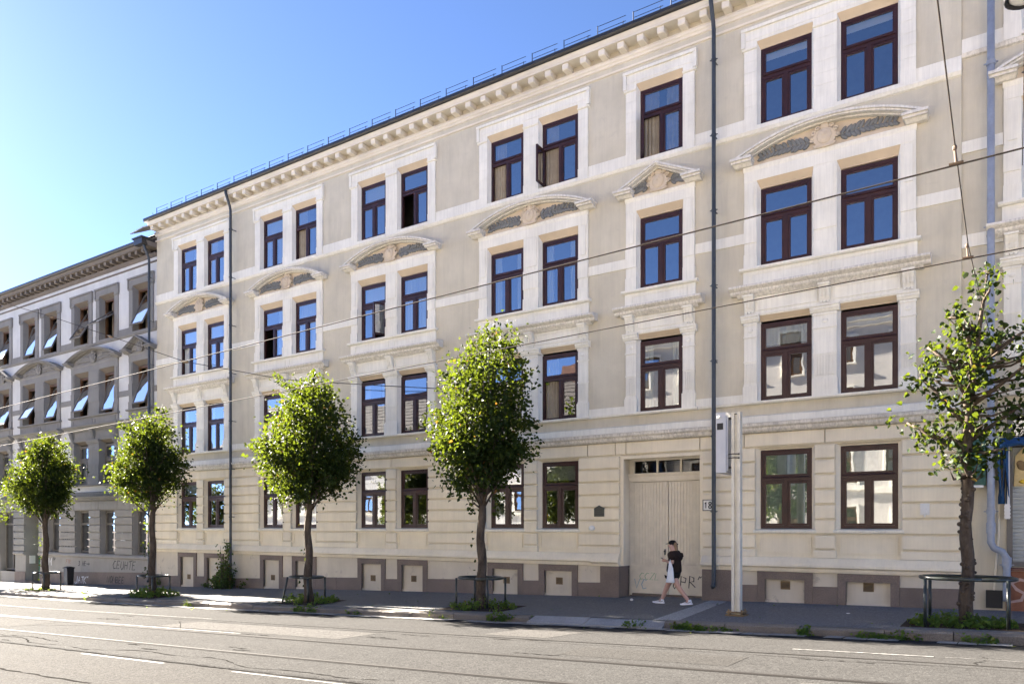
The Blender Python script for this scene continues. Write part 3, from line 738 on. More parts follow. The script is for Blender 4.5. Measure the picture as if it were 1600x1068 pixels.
for a, b, nm in ((ex0 + .06, cxm - .008, 'l'), (cxm + .008, ex1 - .06, 'r')):
    mb = MB(); mb.box(a, b, D0 + .02, D0 + .07, gd + .06, 3.44); n = 13; w = (b - a) / n
    for i in range(n): mb.px([(D0 + .02, .98), (D0 + .001, .98), (D0 + .001, 3.42), (D0 + .02, 3.42)], a + i * w + .007, a + (i + 1) * w - .007)
    mb.px([(D0 + .02, .93), (D0 - .02, .93), (D0 - .005, .975), (D0 + .02, .975)], a, b)
    mb.box(a + .004, b - .004, D0 + .003, D0 + .02, gd + .065, .925)
    dr = mb.build('entrance_door', M['door'], main)
    hx = cxm + (-.10 if nm == 'l' else .10)
    hm = MB(); hm.ell((hx, D0 - .03, 1.38), (.03, .045, .03)); hm.box(hx - .02, hx + .02, D0 - .012, D0 + .003, 1.28, 1.44); hm.ell((hx, D0 - .02, 1.29), (.02, .015, .02))
    hm.build('door_handle', M['black' if nm == 'r' else 'bronze'], dr, smooth=True)
    if nm == 'l':
        cb = MB(); cb.box(cxm - .14, cxm - .03, D0 - .05, D0 + .0, 3.24, 3.42); cb.build('door_closer', M['door'], dr)
        g = MB(); strokes(g, 'CCZL', a + .25, gd + .48, .2, D0 + .0015, .02, .3, seed=4); g.build('graffiti', M['graffg'], dr)
        g = MB(); strokes(g, 'VC', a + .08, gd + .2, .28, D0 + .0015, .03, .1, seed=5); g.build('graffiti', M['graffb'], dr)
    else:
        g = MB(); strokes(g, 'JPR"', a + .12, gd + .30, .30, D0 + .0015, .035, .12, seed=8, jit=.10); g.build('graffiti', M['graffk'], dr)
mb = MB(); mb.px([(D0 + .1, 3.45), (D0 - .03, 3.45), (D0 - .05, 3.50), (D0 - .05, 3.60), (D0 - .09, 3.66), (D0 - .09, 3.70), (D0 + .1, 3.72)], ex0, ex1)
mb.box(ex0, ex0 + .07, D0 - .01, D0 + .09, gd, 3.45); mb.box(ex1 - .07, ex1, D0 - .01, D0 + .09, gd, 3.45)
mb.box(ex0, ex1, D0, D0 + .08, 4.07, 4.2); mb.box(ex0, ex0 + .16, D0, D0 + .08, 3.71, 4.07); mb.box(ex1 - .16, ex1, D0, D0 + .08, 3.71, 4.07)
w3 = (ex1 - ex0 - .32) / 3
for i in (1, 2): mb.box(ex0 + .16 + i * w3 - .03, ex0 + .16 + i * w3 + .03, D0 + .005, D0 + .08, 3.72, 4.07)
tr = mb.build('transom_window', M['door'], main)
MB().quad((ex0 + .1, D0 + .05, 3.7), (ex1 - .1, D0 + .05, 3.7), (ex1 - .1, D0 + .052, 4.1), (ex0 + .1, D0 + .05, 4.1)).build('pane', M['glass3'], tr)
MB().box(ex0, ex1, D0 + .02, D0 + .5, gd - .2, gd + .045).build('door_step', M['granite'], main)
# small fittings on the ground floor
hn = MB(); hx, hz = -7.11, 2.70; hn.box(hx - .125, hx + .125, -.10, -.06, hz - .14, hz + .14); p = hn.build('house_number_plate', M['white'], main)
mb = MB(); ring(mb, hx - .145, hx + .145, hz - .155, hz + .155, .02, -.107, -.06); mb.build('plate_rim', M['black'], p)
mb = MB(); strokes(mb, '18', hx - .10, hz - .085, .17, -.102, .034, .0, 1.05, 0, wx=.66); mb.build('digits', M['black'], p)
pq = MB(); qx, qz = -10.47, 2.58; pq.py([(qx - .17, qz - .17), (qx + .17, qz - .17), (qx + .17, qz + .08), (qx, qz + .17), (qx - .17, qz + .08)], -.095, -.06); p = pq.build('wall_plaque', M['bronze'], main)
mb = MB()
for k in range(4): mb.box(qx - .11 + .02 * (k % 2), qx + .11 - .03 * (k % 2), -.0975, -.095, qz - .11 + k * .055, qz - .09 + k * .055)
mb.build('raised_lettering', M['metal_dark'], p)
mb = MB(); mb.ell((-10.72, -.09, 2.06), (.105, .07, .085), 14, 8); mb.box(-10.80, -10.64, -.075, -.055, 2.12, 2.15); mb.build('wall_lamp', M['white'], main, smooth=True)
mb = MB(); mb.box(-1.93, -1.73, -.10, -.055, 2.38, 2.66); mb.box(-1.88, -1.78, -.16, -.10, 2.42, 2.58); mb.tube([(-1.83, -.13, 2.4), (-1.83, -.13, 2.34)], .02, 6); mb.build('junction_box', M['white'], main)
mb = MB(); mb.box(-10.98, -10.66, -.0635, -.06, 1.62, 1.86); mb.build('wall_hatch_cover', M['gf'], main)
def downpipe(root, x, ztop, zbot, r=.058, y=-.16, mat='pipe', goose=True, step=(4.75, .30), yw=0.):
    mb = MB(); off = -.24
    pts = []
    if goose: pts += [(x, -.52, ztop + .02), (x, -.52, ztop - .14), (x + .0, -.46, ztop - .28), (x, y - .04, ztop - .62), (x, y, ztop - .8)]
    else: pts += [(x, y, ztop)]
    if step: pts += [(x, y, step[0] + .75), (x, y - step[1] + .05, step[0] + .35), (x, y - step[1] + .05, step[0] - .35), (x, y, step[0] - .75)]
    pts += [(x, y, zbot + .15), (x, y - .03, zbot + .06), (x, y - .10, zbot)]
    mb.tube(pts, r, 10); o = mb.build('drainpipe', M[mat], root, smooth=True)
    br = MB(); z = ztop - 1.6
    while z > zbot + .4:
        if not step or abs(z - step[0]) > .9: br.tube([(x, y, z - .025), (x, y, z + .025)], r + .014, 10); br.box(x - .012, x + .012, y, yw, z - .012, z + .012); br.box(x - r - .05, x + r + .05, y - .012, y + .012, z - .01, z + .01)
        z -= 2.05
    br.build_split('pipe_bracket', M[mat], o)
    return o
downpipe(main, -28.0, 16.42, gz(-28, 0) + .15, step=None, y=-.28)
downpipe(main, -6.88, 16.42, gz(-6.88, 0) + .38, step=None, y=-.28)

# ------------------------------------------------------------------ the grey corner building on the left
SH = .25; LY = .22
DZ = -1.17; GL0, GL1 = -51.0, XL - .004
G_BAYS = [(-49.87, False), (-45.45, True), (-39.65, True), (-35.3, False)]
grey = thing('corner_building', 'weathered grey building with dark stone window surrounds, tilted-open windows and graffiti along its base', 'building', (-42, 0, gz(-42, 0)))
YW = .0
WXg = wins(G_BAYS)
ops = [(x - AH, x + AH, a + DZ, b + DZ) for x in WXg for a, b in ((12.80, 15.05), (9.03, 11.34), (5.45, 7.72))]
mb = MB(); wall_grid(mb, GL0, GL1, 3.1, 15.10, ops, 0.)
mb.quad((GL0, 0, -3), (GL0, 0, 15.3), (GL0, 12.4, 15.3), (GL0, 12.4, -3)); mb.quad((GL0, 12.4, -3), (GL1, 12.4, -3), (GL1, 12.4, 15.3), (GL0, 12.4, 15.3))
mb.build('wall', M['gwall'], grey)
GG = [(-44.5, -43.2), (-41.5, -40.1), (-39.0, -37.6), (-36.0, -34.65)]
GDOOR = (-47.2, -45.5); GSHOP = (-50.4, -48.5)
gops = [(a, b, .72, 2.95) for a, b in GG] + [(GDOOR[0], GDOOR[1], -3, 2.95), (GSHOP[0], GSHOP[1], -.5, 2.95)]
mb = MB(); wall_grid(mb, GL0, GL1, -3, 3.45, gops, .003)
e = [GL0] + [v for p in sorted(GG + [GDOOR, GSHOP]) for v in p] + [GL1 - .1]
for a, b in zip(e[::2], e[1::2]): rustic(mb, a, b, [.70, 1.05, 1.43, 1.815, 2.2, 2.585, 2.96])
xs = [GL0, -48.3, -47.4, -45.3, -43.0, -41.7, -39.9, -39.2, -37.4, -36.2, -34.5, GL1]
for a, b in zip(xs, xs[1:]): mb.px([(0, 2.97), (-.045, 2.97), (-.06, 2.99), (-.06, 3.40), (-.045, 3.42), (0, 3.42)], a + .014, b - .014)
for a, b in GG: lining(mb, False, .72, 2.95, .02, 0, .26, .02, [(a, b)]); soff(mb, False, 2.95, .02, 0, .26, .02, [(a, b)])
for a, b, z in ((*GDOOR, -2), (*GSHOP, -.5)):
    for x in (a, b): mb.quad((x, 0, z), (x, .8, z), (x, .8, 2.95), (x, 0, 2.95))
    mb.quad((a, 0, 2.95), (b, 0, 2.95), (b, .8, 2.95), (a, .8, 2.95))
mb.build('rusticated_wall', M['ggf'], grey)
mb = MB()
for a, b in ((GL0, GSHOP[0]), (GSHOP[1], GDOOR[0]), (GDOOR[1], GL1 - .1)): mb.px([(0, .70), (-.10, .68), (-.14, .60), (-.14, .55), (-.08, .50), (0, .48)], a, b)
mb.build_split('base_ledge', M['ggf'], grey)
mb = MB()
for a, b in ((GL0, GSHOP[0]), (GSHOP[1], GDOOR[0]), (GDOOR[1], GL1 - .1)):
    mb.add([(a, -.03, gz(a, 0) - .5), (b, -.03, gz(b, 0) - .5), (b, -.03, gz(b, 0) + .62), (a, -.03, gz(a, 0) + .62), (b, .05, gz(b, 0) + .62), (a, .05, gz(a, 0) + .62)], [(0, 1, 2, 3), (3, 2, 4, 5)])
mb.build_split('granite_base', M['granite'], grey)
SHs = SH
for c, d in G_BAYS: bay(grey, c, d, DZ, PAL_G)
strings(grey, GL0, GL1, G_BAYS, DZ, PAL_G)
cornice(grey, GL0 - .1, GL1, -.90, PAL_G, sp=.56)
roof(grey, GL0 - .3, GL1 - .1, 15.52)
gutter(grey, GL0 - .2, GL1 - .3, 15.50, -.44)
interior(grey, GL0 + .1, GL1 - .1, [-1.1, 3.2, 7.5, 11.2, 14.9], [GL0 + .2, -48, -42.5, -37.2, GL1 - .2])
mb = MB(); x = GL0
while x < GL1 - .5:
    mb.tube([(x, -.2, 15.6), (x, -.2, 15.92)], .016, 6); mb.tube([(x, -.2, 15.9), (x + 1.25, -.2, 15.9)], .008, 5); x += 1.25
mb.build('snow_guard', M['metal_dark'], grey)
mb = MB(); mb.box(-34.75, -34.05, -.72, -.30, 15.38, 15.72); mb.box(-34.85, -34.02, -.76, -.26, 15.66, 15.72); mb.build('rainwater_hopper', M['metal_dark'], grey)
mb = MB(); mb.add([(-35.1, -.7, 15.98), (-34.02, -.7, 16.08), (-34.02, 1.4, 17.2), (-35.1, 1.4, 17.1), (-35.1, -.7, 16.03), (-34.02, -.7, 16.13), (-34.02, 1.4, 17.25), (-35.1, 1.4, 17.15)], [(0, 3, 2, 1), (4, 5, 6, 7), (0, 1, 5, 4), (1, 2, 6, 5), (2, 3, 7, 6), (3, 0, 4, 7)]); mb.build('roof_flashing', M['boxgrey'], grey)
downpipe(grey, -34.22, 15.50, gz(-34, 0) + .2, y=-.26, step=None)
def hopper_frame():
    mb = MB(); ring(mb, -WW, WW, 0, WH, .09, 0, .12); mb.box(-.05, .05, .09, .11, .09, WH - .09); return mb.mesh('window', M['wood'])
def hopper_sash(ang, nm):
    f = MB(); ring(f, -WW + .10, WW - .10, -(WH - .22), 0, .075, -.03, .03); g = MB(); g.quad((-WW + .15, 0, -(WH - .27)), (WW - .15, 0, -(WH - .27)), (WW - .15, 0, -.06), (-WW + .15, 0, -.06))
    zp = -(WH - .22) * .30
    for m in (f, g): m.v = [(x, y * math.cos(ang) + (z - zp) * math.sin(ang) + .05, WH - .12 + zp + (z - zp) * math.cos(ang) - y * math.sin(ang)) for x, y, z in m.v]
    return f.mesh('tilted_sash', M['greyframe']), g.mesh('pane', M['glass4'])
for i, x in enumerate(WXg):
    for fl, z in ((3, 12.81), (2, 9.055), (1, 5.455)):
        zz = z + DZ
        if fl == 1: add_window(grey, x, zz, LY, 'greyframe', 'glass', cur='sides' if i % 2 else None); continue
        ang = {(3, 4): R(52)}.get((fl, i), R(13 + (i * 7 + fl * 5) % 19))
        w = place(cached('hf', hopper_frame), 'window', grey, (x, LY, zz))
        f, g = hopper_sash(ang, i); place(f, 'tilted_sash', w, (x, LY, zz)); place(g, 'pane', w, (x, LY, zz))
        place(cached(('c', 'left', 0), lambda: curtain_mesh('left', 0)), 'curtain', w, (x, LY + .2, zz))
for a, b in GG:
    mb = MB(); ring(mb, a + .02, b - .02, .74, 2.93, .10, .22, .32); mb.box(a + .11, b - .11, .225, .31, 2.2, 2.3); w = mb.build('window', M['greyframe'], grey)
    MB().quad((a + .1, .28, .84), (b - .1, .28, .84), (b - .1, .282, 2.84), (a + .1, .28, 2.84)).build('pane', M['glass2'], w)
mb = MB(); gd = gz(-46.3, 0); mb.box(GDOOR[0] + .02, GDOOR[1] - .02, .68, .74, gd, 2.3)
for i in range(2):
    for j in range(3): ring(mb, GDOOR[0] + .15 + i * .72, GDOOR[0] + .75 + i * .72, gd + .2 + j * 1.0, gd + 1.05 + j * 1.0, .05, .655, .682)
dd = mb.build('entrance_door', M['tealdoor'], grey); MB().ell((-46.3, .62, gd + 1.1), (.03, .04, .03)).build('door_handle', M['bronze'], dd)
mb = MB(); mb.box(GDOOR[0], GDOOR[1], .66, .76, 2.3, 2.4); ring(mb, GDOOR[0], GDOOR[1], 2.4, 2.94, .06, .68, .76); tw = mb.build('transom_window', M['greyframe'], grey)
MB().quad((GDOOR[0], .72, 2.4), (GDOOR[1], .72, 2.4), (GDOOR[1], .722, 2.95), (GDOOR[0], .72, 2.95)).build('pane', M['glass2'], tw)
MB().box(GDOOR[0] + .0, GDOOR[1], -.25, .70, gd - .6, gd + .08).build('door_step', M['granite'], grey)
MB().box(-47.10, -47.05, .15, .45, gd + 1.05, gd + 1.5).build('mailbox', M['white'], grey)
mb = MB(); ring(mb, GSHOP[0], GSHOP[1], -.45, 2.94, .09, .3, .4); mb.box(-49.5, -49.42, .305, .39, -.4, 2.9); mb.box(GSHOP[0], GSHOP[1], .308, .385, 2.2, 2.3); sw = mb.build('shop_window', M['greyframe'], grey)
MB().quad((GSHOP[0], .35, -.4), (GSHOP[1], .35, -.4), (GSHOP[1], .352, 2.9), (GSHOP[0], .35, 2.9)).build('pane', M['glass2'], sw)
def graf(root, items, mat, y):
    mb = MB()
    for t, x, z, h, w, sd in items: strokes(mb, t, x, z, h, y, w * 1.7, .25, seed=sd, jit=.07)
    mb.build('graffiti', M[mat], root)
graf(grey, [('ATKO"', -43.02, 1.62, .26, .03, 1), ('AFFE"', -43.02, 1.22, .26, .03, 2), ('BESOA', -43.05, .80, .30, .045, 3)], 'graffk', -.065)
graf(grey, [('GABER', -37.50, 1.58, .20, .035, 6), ('HER,', -37.35, 1.12, .30, .06, 7), ('HE', -40.05, 1.2, .2, .06, 8)], 'graffw', -.066)
graf(grey, [('30HE>', -41.3, .05, .24, .03, 11), ('CEUHTE', -37.9, -.02, .42, .03, 12), ('FP', -44.0, .25, .16, .03, 14)], 'graffk', -.004)
graf(grey, [('DM', -44.9, -.02, .42, .06, 15)], 'graffw', -.005)
graf(grey, [('FTK', -42.6, .12, .22, .025, 16)], 'graffr', -.004)
graf(grey, [('JATK"', -41.6, -.88, .36, .04, 17)], 'graffw', -.036)
graf(grey, [('NOMBEE', -38.4, -.72, .32, .03, 18)], 'graffk', -.036)
SH = 0.; LY = .10

# ------------------------------------------------------------------ the neighbouring house with the shop on the right
DR = .42; RX0, RX1 = XR + .004, 9.0; YR = .04
right = thing('shop_building', 'beige building with a shuttered shop, blue awning and blue-grey drainpipe, beside the cream building', 'building', (2, 0, gz(2, 0)))
RB = [(1.79, True), (7.2, True)]
ops = [(x - AH, x + AH, a + DR, b + DR) for x in wins(RB) for a, b in ((12.80, 15.05), (9.03, 11.34), (5.45, 7.72))]
shop = (-.20, 4.4)
mb = MB(); wall_grid(mb, RX0, RX1, -.6, 16.7, ops + [(shop[0], shop[1], 1.2, 4.75)], YR); mb.quad((RX1, YR, -1), (RX1, YR, 17), (RX1, 12, 17), (RX1, 12, -1)); mb.quad((RX0, 12, -1), (RX1, 12, -1), (RX1, 12, 17), (RX0, 12, 17))
mb.build('wall', M['wall'], right)
for c, d in RB: bay(right, c, d, DR, PAL_B, YR)
mb = MB()
for za, zb in ((13.09, 13.43), (10.78, 11.05), (8.58, 8.88)): mb.box(RX0, -.27, YR - .04, YR, za, zb)
mb.build_split('string_course', M['trim'], right)
mb = MB(); mb.px([(YR, 12.98), (YR - .06, 13.0), (YR - .1, 13.08), (YR, 13.09)], RX0, RX1); mb.px([(YR, 5.32), (YR - .15, 5.34), (YR - .18, 5.40), (YR - .18, 5.44), (YR, 5.47)], RX0, RX1)
mb.px([(YR, 5.05), (YR - .22, 5.06), (YR - .26, 5.15), (YR - .26, 5.19), (YR, 5.22)], RX0, RX1)
mb.build_split('ledge_moulding', M['ledge'], right)
cornice(right, RX0, RX1, DR, PAL_B, YR); roof(right, RX0, RX1, 16.84, YR); gutter(right, RX0, RX1, 16.82, -.40)
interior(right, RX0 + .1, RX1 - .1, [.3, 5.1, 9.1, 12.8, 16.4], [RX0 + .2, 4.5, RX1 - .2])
for x in wins(RB):
    for z in (12.81, 9.055, 5.455): add_window(right, x, z + DR, YR + .10, 'frame', 'glass')
mb = MB(); ring(mb, shop[0], shop[1], 1.2, 4.75, .11, YR - .03, YR + .2); mb.box(shop[0] + .11, shop[1] - .11, YR - .02, YR + .12, 3.92, 4.02); mb.box(2.3, 2.4, YR - .01, YR + .1, 1.3, 3.92); sw = mb.build('shop_window', M['greyframe'], right)
MB().quad((shop[0], YR + .14, 4.0), (shop[1], YR + .14, 4.0), (shop[1], YR + .142, 4.7), (shop[0], YR + .14, 4.7)).build('pane', M['glass'], sw)
mb = MB(); z = 1.32
while z < 3.1: mb.px([(YR + .10, z), (YR + .065, z + .02), (YR + .065, z + .055), (YR + .10, z + .08)], shop[0] + .11, shop[1] - .11); z += .082
mb.box(shop[0] + .11, shop[1] - .11, YR + .09, YR + .11, 1.3, 3.9)
mb.build('roller_shutter', M['shutter'], sw)
mb = MB(); mb.py([(-.07, 3.02), (2.08, 3.02), (2.08, 3.90), (.12, 3.90), (-.04, 3.70)], YR + .02, YR + .06); sg = mb.build('shop_sign', M['signyellow'], right)
mb = MB(); mb.ell((.16, YR + .015, 3.47), (.17, .012, .11)); mb.ell((.24, YR + .013, 3.6), (.08, .012, .08)); mb.ell((.05, YR + .014, 3.53), (.07, .010, .07)); mb.build('sign_emblem', M['rust'], sg, smooth=True)
mb = MB(); mb.ell((.36, YR + .018, 3.12), (.34, .008, .08)); mb.build('sign_swash', paint('bright_yellow_sign', (.75, .52, .05), .5, .3, .1), sg, smooth=True)
# folded awning: cloth hanging in folds from the cassette, with its side arm
mb = MB(); n = 14; vs = []
for i in range(n + 1):
    f = i / n; x = -.33 + f * 4.9; fold = .07 * math.sin(f * 34)
    for k, (yy, zz) in enumerate(((YR - .04, 4.12), (YR - .30, 4.02), (YR - .42 + fold * .5, 3.93 + fold * .3), (YR - .40 + fold, 3.86 + .05 * math.sin(f * 23)))): vs.append((x, yy, zz))
mb.add(vs, [(4 * i + k, 4 * i + 4 + k, 4 * i + 5 + k, 4 * i + 1 + k) for i in range(n) for k in range(3)])
side = [(YR - .03, 4.12), (YR - .30, 4.03), (YR - .42, 3.90), (YR - .36, 3.5), (YR - .22, 2.95), (YR - .10, 2.62), (YR - .06, 2.62), (YR - .02, 3.2)]
for x, dx in ((-.335, .05), (-.27, -.03), (-.19, .04)): mb.add([(x + dx * math.sin(i * 1.7), y, z) for i, (y, z) in enumerate(side)] + [(x + dx * math.sin(i * 1.7) + .012, y, z) for i, (y, z) in enumerate(side)], [tuple(range(8)), tuple(range(15, 7, -1))] + [(i, 8 + i, 8 + (i + 1) % 8, (i + 1) % 8) for i in range(8)])
aw = mb.build('awning', M['awning'], right)
mb = MB(); mb.tube([(-.17, YR - .1, 4.0), (-.17, YR - .14, 2.5)], .025, 8); mb.box(-.24, -.14, YR - .16, YR, 2.28, 2.62)
for k in range(4): mb.box(-.25, -.13, YR - .17, YR - .16, 2.30 + k * .08, 2.34 + k * .08)
mb.build('awning_arm', M['white'], aw)
MB().box(-1.04, -.60, -.22, -.05, 3.05, 4.1).build('hanging_sign_board', M['green'], right)
mb = MB(); mb.box(-1.0, -.64, -.222, -.05, 3.0, 3.05); mb.build('sign_lamp_strip', M['white'], right)
mb = MB(); pts = [(-.50, -.20, 17.1), (-.50, -.20, 2.25), (-.50, -.20, 1.75), (-.44, -.20, 1.62), (-.28, -.20, 1.54), (-.20, -.20, 1.40), (-.20, -.20, .62), (-.20, -.24, .44)]
mb.tube(pts, .075, 12)
dp = mb.build('drainpipe', M['bluepipe'], right, smooth=True)
mb = MB()
for z, x in ((12.6, -.50), (8.9, -.50), (5.6, -.5), (2.45, -.50), (1.25, -.20), (.95, -.2)): mb.tube([(x, -.20, z - .05), (x, -.20, z + .05)], .092, 12); mb.box(x - .14, x + .14, -.215, -.185, z - .012, z + .012); mb.box(x - .012, x + .012, -.2, YR, z - .012, z + .012)
mb.tube([(-.50, -.20, 1.95), (-.50, -.20, 2.2)], .09, 12); mb.tube([(-.2, -.2, 1.3), (-.2, -.2, 1.42)], .095, 12)
mb.build_split('pipe_bracket', M['bluepipe'], dp)
mb = MB(); mb.box(-.53, -.47, -.278, -.27, 2.05, 2.12); mb.build('pipe_sticker', M['white'], dp)
mb = MB(); mb.tube([(-.36, YR - .03, 5.0), (-.36, YR - .03, 1.9), (-.42, YR - .03, 1.0), (-.46, YR - .03, .5)], .022, 6); mb.build('conduit', M['gf'], right)
mb = MB(); mb.box(-.60, -.28, -.10, YR, .26, .66); mb.build('utility_box', M['binm'], right)
mb = MB(); mb.box(-.22, 4.7, YR - .02, YR, -.2, 1.10); mb.build('shop_base', paint('brick_red_base_paint', (.30, .13, .075), .8, .2, .35), right)
mb = MB(); strokes(mb, 'SJOR', -.18, .42, .5, YR - .023, .07, .2, seed=21); mb.build('graffiti', paint('pale_pink_spray', (.55, .38, .32), .6), right)
mb = MB(); mb.px([(YR, 1.11), (YR - .1, 1.11), (YR - .1, 1.17), (YR, 1.19)], -.24, 4.7); mb.build('window_sill', M['redroof'], right)

# ------------------------------------------------------------------ houses across the street (seen reflected in the panes)
def opposite(name, label, x0, x1, h, wm, rm, floors, sp, y=-31):  # set back to open more sunlit bounce ground and sky
    g = gz((x0 + x1) / 2, y); root = thing(name, label, 'building', ((x0 + x1) / 2, y, g))
    xs = []; x = x0 + 1.9
    while x < x1 - 1.5: xs.append(x); x += sp
    zs = [g + 1.1 + i * (h - .9) / floors for i in range(floors)]
    o = [(x - WW, x + WW, z, z + WH) for x in xs for z in zs]
    mb = MB(); wall_grid(mb, x0, x1, g - 1, g + h, o, y)
    mb.quad((x0, y, g - 1), (x0, y, g + h), (x0, y - 11, g + h), (x0, y - 11, g - 1)); mb.quad((x1, y, g - 1), (x1, y, g + h), (x1, y - 11, g + h), (x1, y - 11, g - 1)); mb.quad((x0, y - 11, g - 1), (x1, y - 11, g - 1), (x1, y - 11, g + h), (x0, y - 11, g + h))
    mb.build('wall', wm, root)
    mb = MB()
    for ox, oX, oz, oZ in o: mb.box(ox - .12, ox, y, y + .06, oz, oZ + .15); mb.box(oX, oX + .12, y, y + .06, oz, oZ + .15); mb.box(ox, oX, y, y + .06, oZ, oZ + .15); mb.box(ox - .14, oX + .14, y, y + .12, oz - .1, oz)
    mb.build_split('window_surround', M['trim'], root)
    mb = MB(); mb.box(x0 - .1, x1 + .1, y, y + .35, g + h - .35, g + h); mb.box(x0 - .1, x1 + .1, y, y + .2, g + h - .7, g + h - .36); mb.box(x0, x1, y, y + .12, g + h / floors + .5, g + h / floors + .75); mb.build('cornice', M['trim'], root)
    mb = MB(); t = .75; mb.quad((x0 - .2, y + .5, g + h), (x1 + .2, y + .5, g + h), (x1 + .2, y - 5.5, g + h + 6 * t), (x0 - .2, y - 5.5, g + h + 6 * t)); mb.quad((x0 - .2, y - 5.5, g + h + 6 * t), (x1 + .2, y - 5.5, g + h + 6 * t), (x1 + .2, y - 11.5, g + h), (x0 - .2, y - 11.5, g + h))
    for i in range(11): mb.px([(y + .5 - i * .55, g + h + .03 + i * .55 * t), (y + .5 - i * .55, g + h + .09 + i * .55 * t), (y - .04 - i * .55, g + h + .43 + i * .55 * t)], x0 - .2, x1 + .2)
    for xx in (x0, x1): mb.add([(xx, y, g + h), (xx, y - 5.5, g + h + 5.6 * t), (xx, y - 11, g + h)], [(0, 1, 2)])
    rf = mb.build('roof', rm, root)
    mb = MB(); mb.box(x0 + 3, x0 + 4, y - 6, y - 5, g + h + 3.5, g + h + 5.6); mb.box(x1 - 5, x1 - 3.6, y - 6, y - 5, g + h + 3.5, g + h + 5.4); mb.build_split('chimney', M['redroof'], rf)
    mb = MB(); mb.quad((x0, y - 1.6, g - 1), (x1, y - 1.6, g - 1), (x1, y - 1.6, g + h), (x0, y - 1.6, g + h)); mb.build('interior_wall', M['room'], root)
    for x in xs:
        for z in zs:
            w = place(cached(('f', 'wood', None), lambda: frame_mesh(M['wood'])), 'window', root, (x, y - .06, z), rot=(0, 0, math.pi))
            place(cached(('p', 'glass2', None, len(xs) % 5), lambda: pane_mesh(len(xs) % 5, M['glass2'])), 'pane', w, (x, y - .06, z))
opposite('brick_building', 'white plastered building with a red tiled roof, directly across the street', -27.5, 30, 15.2, plaster('opposite_cream', (.64, .60, .54), .2), M['redroof'], 4, 3.3)
opposite('low_building', 'lower grey plastered building with a dark roof, farther left across the street', -72, -27.6, 11.6, plaster('opposite_grey', (.72, .70, .66), .12), M['roof'], 3, 3.6)

# ------------------------------------------------------------------ ground, road, kerb, pavement
def sheet(name, xs, ys, mat, dz=0., zf=gz):
    mb = MB(); n = len(ys)
    vs = [(x, y, zf(x, y) + dz) for x in xs for y in ys]
    mb.add(vs, [(i * n + k, (i + 1) * n + k, (i + 1) * n + k + 1, i * n + k + 1) for i in range(len(xs) - 1) for k in range(n - 1)])
    return struct(mb.build(name, mat))
def fr(a, b, st): return [a + (b - a) * i / max(1, round((b - a) / st)) for i in range(max(1, round((b - a) / st)) + 1)]
XS = fr(-120, -52, 4) + fr(-51.5, 8, .5) + fr(9, 60, 3)
sheet('ground', [-2500, -120, -60, -10, 60, 2500], [-2500, -60, -26, 14, 60, 2500], M['soil'], -.5, lambda x, y: lin([(-2500, -9.), (-120, -4.2)] + WALLZ[1:] + [(2500, 9)], x) - .6)
road_ys = [-18.5, -17, -15.5, -14, -13, -12, -11, -10, -9.2, -8.4, -7.5, -6.5, -5.5, -4.9, -4.42]
sheet('road', XS, road_ys, M['road'], 0, lambda x, y: gz(x, min(y, -4.5001)))
pv = [-4.22, -3.5, -2.8, -2, -1.2, -.5, .0, .08]
DRX0, DRX1 = -10.0, -7.0
sheet('pavement', [x for x in XS if x <= -7], pv, M['pave'])
sheet('newer_pavement', [-7] + [x for x in XS if x > -7], pv, M['pave2'])
sheet('opposite_pavement', XS, [-31.2, -28, -24.3, -22, -20, -18.8, -18.5], M['opave'], .12, lambda x, y: gz(x, -18.5) + .0)  # unseen; made wide and pale to bounce sunlight onto the facade
sheet('doorway_pavement', [ENT[0] - .1, ENT[1] + .1], [.078, .7], M['pave'], -.002, lambda x, y: gz(x, 0))
mb = MB()                                   # pale strip across the pavement
quadp = [(-7.02, -.15), (-6.52, -.28), (-6.35, -4.25), (-6.95, -4.25)]
n = 12; vs = []
for i in range(n + 1):
    f = i / n
    for a, b in ((0, 3), (1, 2)):
        x = quadp[a][0] + (quadp[b][0] - quadp[a][0]) * f; y = quadp[a][1] + (quadp[b][1] - quadp[a][1]) * f; vs.append((x, y, gz(x, y) + .008))
mb.add(vs, [(2 * i, 2 * i + 2, 2 * i + 3, 2 * i + 1) for i in range(n)]); struct(mb.build('worn_pavement', M['patch']))
mb = MB(); r = random.Random(5); x = -58.
kd = MB()
while x < 20:
    L = r.uniform(1.05, 1.7)
    if DRX0 - .1 < x < DRX1 - .2: L = 1.0
    b = x + L - .018; j = r.uniform(-.012, .012); z0, z1 = lin(KERBZ, x) + j, lin(KERBZ, b) + j
    if DRX0 - .4 < x < DRX1 - .2:
        for mbx, p in ((kd, [(-4.20, .012), (-4.62, -.105), (-4.62, -.4), (-4.20, -.4)]),):
            mbx.add([(x, y, z0 + d) for y, d in p] + [(b, y, z1 + d) for y, d in p], [(0, 1, 5, 4), (1, 2, 6, 5), (3, 0, 4, 7), (0, 3, 2, 1), (4, 5, 6, 7)])
    else:
        jj = r.uniform(-.012, .012); p = [(-4.20, .008), (-4.46 + jj, .008), (-4.50 + jj, -.03), (-4.50 + jj, -.45), (-4.20, -.45)]
        mb.add([(x, y, z0 + d) for y, d in p] + [(b, y, z1 + d) for y, d in p], [(0, 1, 6, 5), (1, 2, 7, 6), (2, 3, 8, 7), (4, 0, 5, 9), (0, 4, 3, 2, 1), (5, 6, 7, 8, 9)])
    x += L
struct(mb.build('kerb', M['kerb'])); struct(kd.build('dropped_kerb', M['flag']))
mb = MB(); x = -58.
